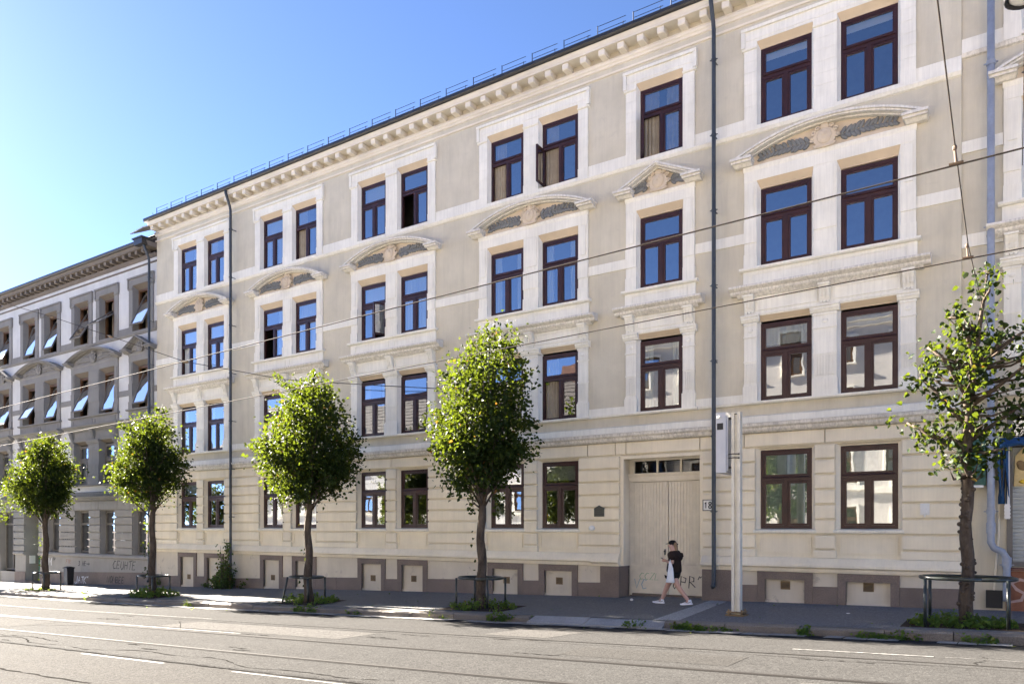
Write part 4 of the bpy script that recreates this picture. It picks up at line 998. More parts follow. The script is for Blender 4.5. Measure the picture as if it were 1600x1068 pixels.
while x < 14:
    L = r.uniform(.22, .75); b = x + L - .02; dz_ = r.uniform(.0, .014)
    if r.random() < .88: mb.add([(x, -4.52, gz(x, -4.52) + .012 + dz_), (b, -4.52, gz(b, -4.52) + .012 + dz_), (b, -4.98 + r.uniform(-.03, .03), gz(b, -4.98) + .008 + dz_), (x, -4.98 + r.uniform(-.03, .03), gz(x, -4.98) + .008 + dz_)], [(0, 3, 2, 1)])
    x += L
struct(mb.build('gutter_pavement', M['gutter']))
def ribbon(mb, pts, w, dz, jit=0., seed=0, wj=0.):
    q = random.Random(seed); n = len(pts); vs = []
    for i, (x, y) in enumerate(pts):
        a = Vector(pts[max(0, i - 1)]); b = Vector(pts[min(n - 1, i + 1)]); t = (b - a).normalized(); nx = Vector((-t.y, t.x)); ww = w * (1 + q.uniform(-wj, wj))
        p = Vector((x, y)) + nx * q.uniform(-jit, jit)
        for s in (1, -1): v = p + nx * s * ww / 2; vs.append((v.x, v.y, gz(v.x, v.y) + dz))
    mb.add(vs, [(2 * i, 2 * i + 1, 2 * i + 3, 2 * i + 2) for i in range(n - 1)])
for i, (y, w, lab) in enumerate(((-8.32, .10, 'tram rail nearest the far kerb'), (-10.36, .15, 'wide middle tram rail crossing the sunlit road'), (-12.12, .13, 'tram rail nearest the viewer'))):
    mb = MB(); xs = fr(-110, 40, 2.0)
    ribbon(mb, [(x, y + w * .25) for x in xs], w * .55, .008); ribbon(mb, [(x, y - w * .40) for x in xs], w * .2, .006)
    ra = mb.build('tram_rail', M['steel']); tag(ra, 'grey steel ' + lab if i != 1 else 'grey steel ' + lab, 'tram rail', 'tram rails in the road')
    mb = MB(); ribbon(mb, [(x, y - w * .18) for x in xs], w * .36, .0062); mb.build('flange_groove', M['crack'], ra)
mb = MB(); r = random.Random(9)
ribbon(mb, [(x, -13.24) for x in fr(-60, 2, .22)], .035, .006, .02, 1, .6)
ribbon(mb, [(x, -12.85 + .16 * math.sin(x * .9) + .08 * math.sin(x * 2.7)) for x in fr(-24, -7, .16)], .022, .005, .025, 2, .8)
ribbon(mb, [(x, -12.65 + .12 * math.sin(x * 1.3)) for x in fr(-22, -16.5, .16)], .02, .005, .03, 3, .8)
ribbon(mb, [(x, -14.85) for x in fr(-30, -11, .2)], .035, .006, .02, 4, .7)
ribbon(mb, [(x, -8.62 + .01 * math.sin(x)) for x in fr(-20, 3, .3)], .014, .005, .01, 5, .8)
ribbon(mb, [(-18 + t * 1.6, -9.0 - t * 1.0) for t in fr(0, 1.2, .12)], .02, .005, .02, 6, .5)
ribbon(mb, [(-.42 + .06 * math.sin(t * 5), -7.0 - t) for t in fr(0, 1.2, .1)], .02, .005, .04, 7, .9)
ribbon(mb, [(-21 + t * 2.0, -11.35 + t * .9) for t in fr(0, 1.8, .15)], .018, .005, .02, 8, .5)
for _ in range(26):
    x0, y0 = r.uniform(-22, 0), r.choice([-8.6, -10.1, -11.8, -12.4, -13.1, -9.4]) + r.uniform(-.15, .15); ribbon(mb, [(x0 + t, y0) for t in fr(0, r.uniform(.3, 1.1), .08)], .03, .0055, .03, r.random(), .9)
struct(mb.build('cracked_road', M['crack']))
M['rpatch'] = asphalt('darker_road_patch', (.040, .0385, .037), .95, .3, 1.7, .02); M['rpatch2'] = asphalt('lighter_road_patch', (.061, .0585, .056), .95, .3, 1.6, .02)
for nm, xa, xb, ya, yb in (('rpatch', -6.2, -3.4, -9.9, -8.9), ('rpatch2', -17.5, -11.2, -9.9, -8.8), ('rpatch', -60, 3, -16.2, -13.3), ('rpatch2', -9.2, -7.6, -7.9, -6.3), ('rpatch', -30, -21, -11.8, -10.6), ('rpatch2', -2.2, 1.2, -11.9, -10.7)):
    mb = MB(); xs = fr(xa, xb, .25); q = random.Random(xa); vs = []
    ys = [ya + (yb - ya) * k / 6 for k in range(7)]
    for x in xs:
        for k, y in enumerate(ys): yy = y + (q.uniform(-.025, .025) if k in (0, 6) else 0); vs.append((x, yy, gz(x, yy) + .0035))
    mb.add(vs, [(i * 7 + k, i * 7 + 7 + k, i * 7 + 8 + k, i * 7 + k + 1) for i in range(len(xs) - 1) for k in range(6)]); struct(mb.build('patched_road', M[nm]))
mb = MB()
ribbon(mb, [(x, -7.45 - .0 * x) for x in fr(-3.1, -1.05, .4)], .09, .0065); ribbon(mb, [(x, -7.42) for x in fr(-.9, 3, .5)], .02, .0065)
ribbon(mb, [(x, -10.12) for x in fr(-60, -14, 1)], .05, .0066)  # bright line along the rail: sun glare painted in with the road paint
ribbon(mb, [(x, -13.36) for x in fr(-14.2, -11.6, .4)], .045, .0066); ribbon(mb, [(x, -13.36) for x in fr(-9.8, -7.4, .4)], .04, .0066)
ribbon(mb, [(x, -8.05) for x in fr(-60, -18, 1)], .035, .0066)  # likewise road paint and rail glare in one white line
struct(mb.build('road_marking_and_glare', M['mark']))

# ------------------------------------------------------------------ foliage
def leaves(name, P_, size, mat, seed, parent=None, loc=None, up=.35, outward=None, wid=.82):
    """one mesh of separate, folded, roughly heart-shaped leaves at the points P_"""
    g = np.random.default_rng(seed); n = len(P_); P_ = np.asarray(P_, float)
    ax = g.normal(size=(n, 3)); ax[:, 2] -= .25
    if outward is not None: ax += np.asarray(outward) * .8
    ax /= np.linalg.norm(ax, axis=1)[:, None]
    nr = g.normal(size=(n, 3)) * .75; nr[:, 2] += up
    nr -= ax * (nr * ax).sum(1)[:, None]; nr /= np.linalg.norm(nr, axis=1)[:, None]
    sd = np.cross(ax, nr); s = (size * g.uniform(.55, 1.25, n))[:, None]
    k = g.uniform(.02, .28, n)[:, None]; dr = g.uniform(.0, .3, n)[:, None]
    def pt(a, b, c): return P_ + ax * s * a + sd * s * b * wid + nr * s * c
    v = np.stack([pt(0, 0, 0), pt(.12, .42, k), pt(.55, .46, k * 1.1 - dr * .3), pt(1.05, 0, -dr), pt(.55, -.46, k * 1.1 - dr * .3), pt(.12, -.42, k), pt(.5, 0, 0)], 1).reshape(-1, 3)
    b = np.arange(n)[:, None] * 7
    f = np.concatenate([b + np.array(q) for q in ([0, 6, 2, 1], [6, 3, 2, 6], [0, 5, 4, 6], [6, 4, 3, 6])], 1).reshape(-1, 4)
    faces = []
    for i in range(n):
        o = i * 7; faces += [(o, o + 6, o + 2, o + 1), (o + 6, o + 3, o + 2), (o, o + 5, o + 4, o + 6), (o + 6, o + 4, o + 3)]
    me = bpy.data.meshes.new(name); me.from_pydata(v.tolist(), [], faces); me.update(); me.materials.append(mat)
    return place(me, name, parent, loc)
def crown_points(c, rx, rz_up, rz_dn, n, seed, nl, sparse=0., base=None):
    """leaf points gathered on many small twig clusters through an uneven crown volume"""
    g = np.random.default_rng(seed); r_ = random.Random(seed)
    lobes = g.normal(size=(14, 3)); lobes /= np.linalg.norm(lobes, axis=1)[:, None]; amp = g.uniform(-.30, .40, 14)
    pts = []; outs = []; centers = []; shoots = []
    holes = []
    for _ in range(16):
        h = g.normal(size=3); h /= np.linalg.norm(h); holes.append((np.array([h[0] * rx, h[1] * rx, h[2] * (rz_up if h[2] > 0 else rz_dn)]) * g.uniform(.75, 1.1), g.uniform(.22, .42)))
    while len(centers) < nl:
        d = g.normal(size=3); d /= np.linalg.norm(d); rad = g.uniform(.05, 1) ** (.40)
        m = 1 + sum(a * max(0, float(d @ l)) ** 6 for a, l in zip(amp, lobes))
        top = d[2] > 0
        taper = (1 - .22 * d[2] ** 2) if top else (1 + .12 * abs(d[2]))
        p = np.array([d[0] * rx * m * taper, d[1] * rx * m * taper, d[2] * (rz_up if top else rz_dn) * (m * .5 + .5)]) * rad
        if any(np.linalg.norm(p - h) < hr for h, hr in holes): continue
        centers.append((p + c, d))
    for _ in range(13):                      # longer shoots that break the outline
        d = g.normal(size=3); d[2] = d[2] * .8 + .2; d /= np.linalg.norm(d)
        e = np.array([d[0] * rx, d[1] * rx, d[2] * (rz_up if d[2] > 0 else rz_dn)]); L = g.uniform(.25, .6)
        for q in np.linspace(.1, 1, 5): shoots.append((c + e + d * L * q + np.array([0, 0, -.12 * q * q]), d))
    per = n // nl
    for p, d in centers:
        sz = g.uniform(.13, .30); k = max(3, int(per * g.uniform(.4, 1.6)))
        q = g.normal(size=(k, 3)) * sz * np.array([1, 1, .75]); pts.append(p + q); outs.append(np.repeat(d[None], k, 0))
    for p, d in shoots: pts.append(p + g.normal(size=(9, 3)) * .07); outs.append(np.repeat(d[None], 9, 0))
    return np.concatenate(pts), np.concatenate(outs), [p for p, d in centers]
def tree(x, y, label, trunk_h, top, rx, seed, n=5200, r0=.15, lean=(0, 0), ivy=False, knots=0, crown_dx=0., custom=None, leaf=.105):
    z0 = gz(x, y); t = thing('lime_tree', label, 'tree', (x, y, z0), 'pollarded lime trees along the kerb'); r = random.Random(seed)
    mb = MB(); H = trunk_h; n_ = 16
    pts = [(x + lean[0] * i / n_ + .025 * math.sin(i * 1.3 + seed), y + lean[1] * i / n_ + .02 * math.cos(i * 1.1 + seed), z0 - .12 + (H + 1.5) * i / n_) for i in range(n_ + 1)]
    rr = [r0 * (1.28 if i == 0 else 1.06 if i == 1 else 1) * (1 - .45 * i / n_) * (1 + .07 * math.sin(i * 2.1 + seed)) for i in range(n_ + 1)]
    mb.tube(pts, rr, 12)
    for k in range(knots):
        i = r.uniform(1.5, n_ * .62); b = int(i); p = Vector(pts[b]).lerp(Vector(pts[b + 1]), i - b); a = r.choice([0, math.pi, -math.pi / 2]) + r.uniform(-.6, .6); rad = rr[b] * .95; q = .02 + r.random() * .032
        mb.ell(p + Vector((math.cos(a), math.sin(a), 0)) * rad, (q * 1.15, q * 1.15, q), 7, 5)
    mid = np.array([x + lean[0] + crown_dx, y + lean[1], z0 + H + (top - H) * .36])
    if custom is None: P_, O_, C_ = crown_points(mid, rx, (top - H) * .58, (top - H) * .36, n, seed, n // 30)
    else: P_, O_, C_ = custom(np.array([x, y, z0]), n, seed)
    lim = MB(); base = Vector(pts[-4])
    C2 = r.sample(C_, min(len(C_), 70))
    for c in C2:
        c = Vector(c.tolist()); i = r.randint(n_ - 6, n_); s = Vector(pts[i]); 
        if custom is not None:
            s = min((Vector(p) for p in pts + custom.stem), key=lambda p: (p - c).length + max(0, p.z - c.z + .1) * 3)
        m = s.lerp(c, .5) + Vector((r.uniform(-.1, .1), r.uniform(-.1, .1), -.1 + r.uniform(-.05, .15)))
        lim.tube([s, m, c], [.035, .022, .007], 6)
    if custom is not None:
        lim.tube(custom.stem, [.085 - .07 * i / (len(custom.stem) - 1) for i in range(len(custom.stem))], 8)
        for ln, rs in custom.limbs: lim.tube(ln, rs, 8)
    tk = mb.build('trunk', M['bark'], t, smooth=True)
    lim.build('branches', M['bark'], t, smooth=True)
    leaves('crown', P_, leaf, M['leaf'], seed, t, None, .35, O_)
    if ivy:
        q = []; g = np.random.default_rng(seed + 50)
        for _ in range(ivy): hz = g.uniform(.15, H - .1); q.append([x - .13 - abs(g.normal() * .09), y - .08 + g.normal() * .12, z0 + hz])
        q = [p for p in q if math.sin(p[2] * 7 + seed) > -.25]
        leaves('stem_shoots', q, .10, M['leaf'], seed + 3, t)['kind'] = 'stuff'
    return t
tree(-38.09, -3.09, 'lime tree with a broad rounded crown before the grey building and the grey bin', 3.55, 7.30, 1.25, 11, 13000, .16, ivy=110)
tree(-28.62, -3.43, 'lime tree with leafy shoots up its trunk, at the joint between grey and cream buildings', 3.65, 7.62, .90, 12, 10500, .15, ivy=170)
tree(-19.52, -3.41, 'largest lime tree, with a full wide crown over a crooked tree guard', 3.30, 7.72, 1.40, 13, 17000, .15, ivy=28)
tree(-12.54, -3.26, 'tall narrow lime tree standing in a four-legged guard nearest the doorway', 3.10, 7.58, 1.14, 14, 15000, .15, ivy=34, crown_dx=.05)
for i, (ox, lab) in enumerate(((-59, 'farthest lime tree on the opposite pavement, seen mirrored in the leftmost cream ground-floor windows'), (-36.5, 'lime tree on the opposite pavement, mirrored in the panes behind the largest tree'), (-30, 'lime tree on the opposite pavement, mirrored in the panes between two drainpipes'), (-23.5, 'lime tree on the opposite pavement, mirrored in the panes beside the wall plaque'), (-10.5, 'lime tree nearest the viewer on the opposite pavement, mirrored in the frosted panes'))):
    tree(ox, -20.2, lab, 3.0, 7.6, 1.6, 90 + i, 5200, .15, leaf=.16)
SPX, SPY = -.83, -3.04; SPZ = gz(SPX, SPY)
def sparse_crown(c, n, seed):
    g = np.random.default_rng(seed); P_ = []; O_ = []; C_ = []
    for ln, rs in sparse_crown.limbs + [(sparse_crown.stem, None)]:
        L = len(ln) - 1
        tot = sum((Vector(ln[i + 1]) - Vector(ln[i])).length for i in range(L))
        for k in range(int(tot * 12)):
            f = g.uniform(.30 if rs else .05, 1.02) * L; i = min(int(f), L - 1); p = np.array(Vector(ln[i]).lerp(Vector(ln[i + 1]), f - i))
            ctr = p + g.normal(size=3) * .13; C_.append(ctr); m = int(g.uniform(6, 16)); P_.append(ctr + g.normal(size=(m, 3)) * .14); O_.append(np.repeat((g.normal(size=3) * .4)[None], m, 0))
    return np.concatenate(P_), np.concatenate(O_), C_
def sp_pt(dx, dz, dy=0.): return (SPX + dx, SPY + dy, SPZ + dz)
sparse_crown.stem = [sp_pt(.0, 3.4), sp_pt(.06, 4.2, .05), sp_pt(.10, 5.0), sp_pt(.20, 5.8, .05), sp_pt(.28, 6.35), sp_pt(.34, 6.85)]
sparse_crown.limbs = [([sp_pt(0, 3.5), sp_pt(-.35, 3.62, -.1), sp_pt(-.72, 3.85, -.15), sp_pt(-1.05, 4.05, -.1)], [.05, .045, .035, .02]),
 ([sp_pt(.03, 3.9), sp_pt(-.3, 4.3, .1), sp_pt(-.6, 4.75, .15), sp_pt(-.85, 5.0, .2)], [.05, .04, .03, .02]),
 ([sp_pt(.05, 4.4), sp_pt(-.2, 4.9, -.2), sp_pt(-.42, 5.3, -.25), sp_pt(-.66, 5.52, -.2)], [.05, .045, .035, .03]),
 ([sp_pt(.12, 5.2), sp_pt(.0, 5.75, -.1), sp_pt(-.12, 6.05, -.1), sp_pt(-.34, 6.08, -.1)], [.05, .04, .035, .03]),
 ([sp_pt(.02, 3.6), sp_pt(.4, 3.9, .1), sp_pt(.8, 4.2, .1), sp_pt(1.25, 4.45, .1)], [.05, .04, .03, .02]),
 ([sp_pt(.06, 4.3), sp_pt(.5, 4.6, -.2), sp_pt(.95, 4.95, -.3), sp_pt(1.35, 5.1, -.2)], [.05, .04, .03, .02]),
 ([sp_pt(.12, 5.0), sp_pt(.5, 5.4, .1), sp_pt(.9, 5.65, .1), sp_pt(1.2, 5.75, .1)], [.045, .04, .03, .02]),
 ([sp_pt(0, 3.4), sp_pt(-.1, 3.3, -.35), sp_pt(-.25, 3.2, -.7)], [.04, .03, .02]),
 ([sp_pt(0, 3.45), sp_pt(.3, 3.35, -.3), sp_pt(.62, 3.4, -.4)], [.04, .03, .02]),
 ([sp_pt(.1, 4.9), sp_pt(.25, 5.3, .4), sp_pt(.3, 5.7, .6)], [.04, .03, .02]),
 ([sp_pt(.08, 4.5), sp_pt(.15, 4.8, -.45), sp_pt(.1, 5.1, -.8)], [.04, .03, .02])]
tree(SPX, SPY, 'thin lime tree with an open ragged crown and knobbly trunk, before the shop and drainpipe', 3.35, 7.0, 1.3, 15, 0, .132, knots=46, custom=sparse_crown, leaf=.112)
def edge_crown(c, n, seed):
    return crown_points(np.array([-47.2, -3.3, gz(-47, -3) + 4.2]), 1.9, 1.9, 1.7, 3000, 44, 110)
edge_crown.stem = [(-47.3, -3.3, gz(-47, -3) + 2.6), (-47.2, -3.3, gz(-47, -3) + 4.0), (-47.2, -3.3, gz(-47, -3) + 5.2)]; edge_crown.limbs = []
tree(-47.3, -3.3, 'lime tree of which only a few leafy branch tips show, before the corner shop window', 2.6, 6.1, 1.9, 16, 3000, .14, custom=edge_crown)

def guard(x, y, label, L=1.35, W=.85, h=.82, tilt=0.):
    z = gz(x, y); t = thing('tree_guard', label, 'tree guard', (x, y, z), 'tubular tree guards'); rr = W / 2
    pts = []
    for k in range(9): a = -math.pi / 2 + math.pi * k / 8; pts.append((x + L / 2 - rr + rr * math.cos(a), y + rr * math.sin(a), z + h))
    for k in range(9): a = math.pi / 2 + math.pi * k / 8; pts.append((x - L / 2 + rr + rr * math.cos(a), y + rr * math.sin(a), z + h))
    MB().tube(pts + [pts[0]], .036, 8).build('ring_rail', M['guard'], t, smooth=True)
    for sx in (-1, 1):
        for sy in (-1, 1):
            px, py = x + sx * (L / 2 - .13), y + sy * (rr - .06); k = tilt if sx < 0 and sy < 0 else 0
            MB().tube([(px + k * -.0, py, z + h), (px - k, py, gz(px, py) - .05)], .032, 8).build('leg', M['guard'], t, smooth=True)
    return t
guard(-37.95, -3.1, 'dark tubular tree guard around the trunk nearest the grey bin')
guard(-28.6, -3.4, 'dark tubular tree guard in the lush weeds by the joint of the two buildings')
guard(-19.75, -3.3, 'dark tubular tree guard with one bent leg, under the largest tree', L=1.25, tilt=.28)
guard(-12.75, -3.0, 'dark green tree guard with four straight legs, nearest the doorway', L=1.35, W=1.0)
guard(-.82, -3.2, 'large dark green tree guard around the knobbly trunk before the shop', L=1.62, W=1.1, h=.93)

def weed(name, x, y, rx, ry, h, n, seed, label, size=.075, mat='weed', group=None, base=None, cat='weeds'):
    g = np.random.default_rng(seed); z = base if base is not None else gz(x, y)
    t = thing(name, label, cat, (x, y, z), group); P_ = []; mb = MB()
    ns = max(4, int(n / 14))
    for i in range(ns):
        a = g.uniform(0, 2 * math.pi); q = math.sqrt(g.uniform(0, 1)); sx, sy = x + rx * q * math.cos(a), y + ry * q * math.sin(a); hh = h * (1 - .55 * q) * g.uniform(.45, 1.1)
        zz = gz(sx, sy) if base is None else base
        tip = (sx + g.normal() * .25 * hh, sy + g.normal() * .25 * hh, zz + hh); mb.tube([(sx, sy, zz - .02), ((sx + tip[0]) / 2, (sy + tip[1]) / 2, zz + hh * .6), tip], [.006, .005, .003], 4)
        for _ in range(14):
            f = g.uniform(.12, 1.02); P_.append((sx + (tip[0] - sx) * f + g.normal() * .05, sy + (tip[1] - sy) * f + g.normal() * .05, zz + hh * f + g.normal() * .02))
    mb.build('stems', M['weed'], t)['kind'] = 'stuff'; leaves('foliage', P_, size, M[mat], seed, t, up=.8); return t
def pit(x, y, L, W):
    mb = MB(); n = 8; vs = [(x - L / 2 + L * i / n, y + s * W / 2, gz(x - L / 2 + L * i / n, y + s * W / 2) + .005) for i in range(n + 1) for s in (1, -1)]
    mb.add(vs, [(2 * i, 2 * i + 1, 2 * i + 3, 2 * i + 2) for i in range(n)]); struct(mb.build('tree_pit_ground', M['soil']))
for x, y in ((-38.09, -3.2), (-28.62, -3.4), (-19.52, -3.4), (-12.54, -3.25), (-.83, -3.15)): pit(x, y, 2.2, 1.35)
WG = 'weed patches around the trunks'
weed('weed_patch', -38.1, -3.3, 1.0, .5, .16, 240, 31, 'thin weeds around the trunk before the grey building', group=WG)
weed('weed_patch', -28.4, -3.45, 1.35, .6, .55, 900, 32, 'lush sunlit weeds round the trunk at the joint of the buildings', .085, group=WG)
weed('weed_patch', -19.4, -3.5, 1.35, .6, .40, 620, 33, 'dark green weeds under the largest tree', group=WG)
weed('weed_patch', -12.5, -3.4, 1.2, .6, .34, 480, 34, 'scattered weeds inside the four-legged guard', group=WG)
weed('weed_patch', -.95, -3.25, .95, .5, .32, 1000, 35, 'dense leafy weeds inside the large guard before the shop', .07, group=WG)
KG = 'weed tufts growing along the kerb'
for i, (x, y, w, h, n, lab) in enumerate([(-18.4, -4.48, .55, .30, 260, 'bushy weed tuft at the kerb below the largest tree'), (-13.2, -4.48, .5, .2, 110, 'low weeds at the kerb before the four-legged guard'),
    (-11.0, -4.50, .38, .34, 190, 'weed tuft where the pale dropped kerbstones begin, nearest the four-legged guard'), (-7.25, -4.56, .22, .24, 80, 'small tuft where the pale dropped kerbstones meet the pavement strip'), (-6.0, -4.58, .34, .26, 170, 'tuft at the kerb between the pale pavement strip and the white pole'),
    (-5.35, -4.56, .3, .12, 70, 'flat weeds at the kerb below the white pole'), (-3.55, -4.55, .10, .42, 70, 'tall single weed standing up at the kerb between pole and large guard'), (-2.35, -4.57, .3, .18, 110, 'leafy tuft at the kerb between the tall single weed and the large guard'), (-1.75, -4.57, .3, .18, 110, 'twin tuft at the kerb right beside the large guard'),
    (-.55, -4.56, .3, .2, 110, 'tuft at the kerb below the knobbly trunk'), (-31.5, -4.5, .15, .42, 60, 'tall sunlit weed at the kerb beside the lush weed patch'), (-16.2, -4.48, .3, .16, 70, 'small yellowish weed at the kerb between the two middle guards'), (-24.5, -4.48, .18, .32, 50, 'thin weed at the kerb in the sunlit stretch')]):
    weed('weed_tuft', x, y, w, .14, h * 1.05, int(n * 1.1), 60 + i, lab, .07, group=KG, base=lin(KERBZ, x) - .15)
# shrub climbing at the foot of the left drainpipe
z = gz(-28.2, -.3)
t = thing('wall_shrub', 'wild green shrub climbing the foot of the dark drainpipe', 'shrub', (-28.2, -.4, z)); g = np.random.default_rng(77); P_ = []; mb = MB()
for i in range(46):
    sx = -28.25 + g.normal() * .42; sy = -.35 + g.uniform(-.3, .1); hh = g.uniform(.35, 1.15) * (1.25 - min(.9, abs(sx + 28.1))); tx = sx + g.normal() * .28
    if i < 7: sx = -28.05 + g.normal() * .08; hh = g.uniform(1.3, 2.15); tx = -28.0 + g.normal() * .16
    mb.tube([(sx, sy, z - .05), ((sx + tx) / 2 + .03, sy - .02, z + hh * .55), (tx, sy + .08, z + hh)], [.014, .01, .005], 5)
    for _ in range(34):
        f = g.uniform(.05, 1.03); P_.append((sx + (tx - sx) * f + g.normal() * .07, min(-.1, sy + g.normal() * .07), z + hh * f + g.normal() * .05))
mb.build('stems', M['bark'], t); leaves('foliage', P_, .10, M['shrub'], 78, t, up=.5)
z = gz(-33.4, -.2); weed('wall_weed', -33.55, -.2, .25, .12, .85, 90, 79, 'reddish weed at the foot of the cream building by the grey one', .09, 'shrub', cat='weeds')

# ------------------------------------------------------------------ display pole, bin, litter
px_, py_ = -5.41, -2.99; z = gz(px_, py_)
t = thing('display_pole', 'cream steel pole carrying a narrow grey display box, on the pavement beside the double door', 'sign pole', (px_, py_, z))
mb = MB(); mb.box(px_ - .10, px_ - .035, py_ - .09, py_ + .09, z, 4.72); mb.box(px_ + .035, px_ + .10, py_ - .09, py_ + .09, z, 4.72); mb.box(px_ - .035, px_ + .035, py_ - .05, py_ + .05, z, 4.70); mb.box(px_ - .105, px_ + .105, py_ - .095, py_ + .095, 4.72, 4.75)
mb.build('post', M['pole'], t)
mb = MB(); mb.box(px_ - .21, px_ + .21, py_ - .2, py_ + .2, z, z + .035); mb.box(px_ - .19, px_ + .19, py_ - .18, py_ + .18, z + .07, z + .10)
for sx in (-1, 1):
    for sy in (-1, 1): mb.tube([(px_ + sx * .15, py_ + sy * .14, z), (px_ + sx * .15, py_ + sy * .14, z + .15)], .02, 6)
mb.build('base_plate', M['rust'], t)
bx0, bx1 = px_ - .47, px_ - .21; by0, by1 = py_ - .16, py_ + 1.0; bz0, bz1 = 3.36, 4.76
mb = MB(); mb.box(bx0 + .03, bx1, by0, by1, bz0, bz1); bo = mb.build('display_box', M['boxgrey'], t)
mb = MB(); mb.box(bx0, bx0 + .028, by0 + .02, by1 - .02, bz0 + .02, bz1 - .02); mb.build('display_screen', M['boxscreen'], bo)
mb = MB(); mb.box(bx1 + .001, bx1 + .03, by0 + .06, by1 - .05, bz0 + .05, bz1 - .06)
for k in range(4): mb.box(bx1 + .03, bx1 + .045, by0 + .02, by0 + .07, bz0 + .18 + k * .06, bz0 + .21 + k * .06)
mb.build('rear_panel', M['boxgrey'], bo)
mb = MB(); mb.ell((bx0 + .11, by0 - .005, bz1 - .11), (.055, .02, .035)); mb.build('box_lamp', M['white'], bo, smooth=True)
mb = MB(); mb.box(bx0 + .06, bx0 + .20, by0 - .012, by0 + .0, bz1 - .40, bz1 - .25); mb.build('round_sticker_plate', M['black'], bo)
mb = MB()
for zz in (bz0 + .12, bz1 - .14): mb.box(bx1 + .02, px_ - .09, py_ - .05, py_ + .03, zz - .025, zz + .025)
for zz in (bz0 + .33, bz0 + .42): mb.tube([(bx1 + .04, py_ - .10, zz), (px_ - .05, py_ - .12, zz + .01), (px_ + .08, py_ - .11, zz)], .012, 6); mb.ell((px_ + .08, py_ - .11, zz), (.022, .015, .022))
mb.build('bracket', M['metal_dark'], t)

bxx, byy = -40.75, -.75; z = gz(bxx, byy)
t = thing('litter_bin', 'dark square litter bin against the graffitied grey wall', 'bin', (bxx, byy, z))
mb = MB(); w = .18
mb.add([(bxx - w * .9, byy - w * .8, z), (bxx + w * .9, byy - w * .8, z), (bxx + w * .9, byy + w * .8, z), (bxx - w * .9, byy + w * .8, z), (bxx - w, byy - w, z + .86), (bxx + w, byy - w, z + .86), (bxx + w, byy + w, z + .86), (bxx - w, byy + w, z + .86)], [(0, 3, 2, 1), (4, 5, 6, 7), (0, 1, 5, 4), (1, 2, 6, 5), (2, 3, 7, 6), (3, 0, 4, 7)]); mb.build('body', M['binm'], t)
mb = MB(); mb.box(bxx - .21, bxx + .21, byy - .21, byy + .21, z + .86, z + .91); mb.px([(byy - .21, z + .91), (byy, z + .96), (byy + .21, z + .91)], bxx - .21, bxx + .21); mb.build('lid', M['binm'], t)
for i, (x, y, lab) in enumerate(((-9.1, -.75, 'small crumpled white paper ball before the doorway'), (-3.2, -1.9, 'tiny pale scrap of paper on the dark pavement near the white pole'))):
    mb = MB(); q = random.Random(i); mb.ell((0, 0, .03 if i == 0 else .012), (.045 if i == 0 else .05, .04, .035 if i == 0 else .012), 7, 5); mb.v = [(a * q.uniform(.75, 1.2), b * q.uniform(.75, 1.2), c) for a, b, c in mb.v]
    tag(mb.build('paper_scrap', M['white'], None, (x, y, gz(x, y))), lab, 'litter')
g = np.random.default_rng(5); P_ = []
for _ in range(150):
    x = g.uniform(-42, 1); y = g.choice([-4.75, -4.0, -3.3, -1.0]) + g.normal() * .4
    P_.append((x, min(-.2, y), gz(x, min(-.2, y)) + .012))
fl = leaves('fallen_leaves', P_, .06, M['weed'], 9, up=6.); fl['kind'] = 'stuff'; fl['label'] = 'fallen leaves scattered over the pavement and gutter'
# thin railing before the corner shop
zc = gz(-49.5, -.9); t = thing('low_railing', 'low dark pipe railing before the shop window of the grey building', 'railing', (-49.4, -.9, zc))
MB().tube([(-50.6, -.9, zc + .85), (-48.3, -.9, zc + .90)], .03, 8).build('top_rail', M['guard'], t)
for x in (-50.5, -49.4, -48.4): MB().tube([(x, -.9, zc - .1), (x, -.9, zc + .88)], .025, 8).build('post', M['guard'], t)

# ------------------------------------------------------------------ overhead wires
def wire(name, pts, r, label, group, n=1):
    mb = MB(); mb.tube(pts, r, 6); o = mb.build(name, M['wire'], None, smooth=True); return tag(o, label, 'wire', group)
XW = fr(-130, 30, 8)
G2 = 'overhead tram wires'
wire('contact_wire', [(x, -12.2, 5.53 + .0285 * (x - .05) if x > -60 else 5.53 + .0285 * (x - .05)) for x in XW], 0.009, 'dark contact wire higher in view, passing the upper left balcony-free windows to the roofless right edge', G2)['label'] = 'dark tram contact wire crossing the third-floor windows, higher of the two'
wire('contact_wire', [(x, -9.3, 5.51 + .0285 * (x - .07)) for x in XW], 0.009, 'dark tram contact wire crossing the second-floor windows, lower of the two', G2)
SPAN = [(-.62 + (y + 12.2) * -.006, y, 6.62 + (y + 12.2) * .0) for y in ()]
def clampw(x, y, z, lab):
    mb = MB(); mb.tube([(x - .06, y, z), (x + .06, y, z)], .016, 8); mb.tube([(x, y, z - .01), (x - .012, y, z + .15)], .012, 8); mb.ell((x - .012, y, z + .15), (.022, .022, .032), 8, 6)
    tag(mb.build('wire_clamp', M['clamp'], None), lab, 'wire clamp', 'clamps holding the tram wires')
clampw(-.48, -12.2, 5.53, 'small rusty clamp where the steep span wire meets the higher contact wire')
clampw(-.52, -9.3, 5.51, 'small rusty clamp where the steep span wire meets the lower contact wire')
wire('span_wire', [(-.45, -20.0, 6.6), (-.46, -16, 5.98), (-.49, -12.2, 5.70), (-.52, -9.3, 5.68), (-.50, -5, 5.9), (-.48, -.02, 6.3)], .007, 'steep span wire crossing both contact wires before the shop building', G2)
SW = [(-48.37, -.30, 14.90), (-43.1, -.5, 13.36), (-36.64, -.8, 11.34), (-30.04, -1.1, 9.26), (-23.65, -1.0, 7.81), (-20.0, -.7, 7.29), (-15.33, -.02, 6.70)]
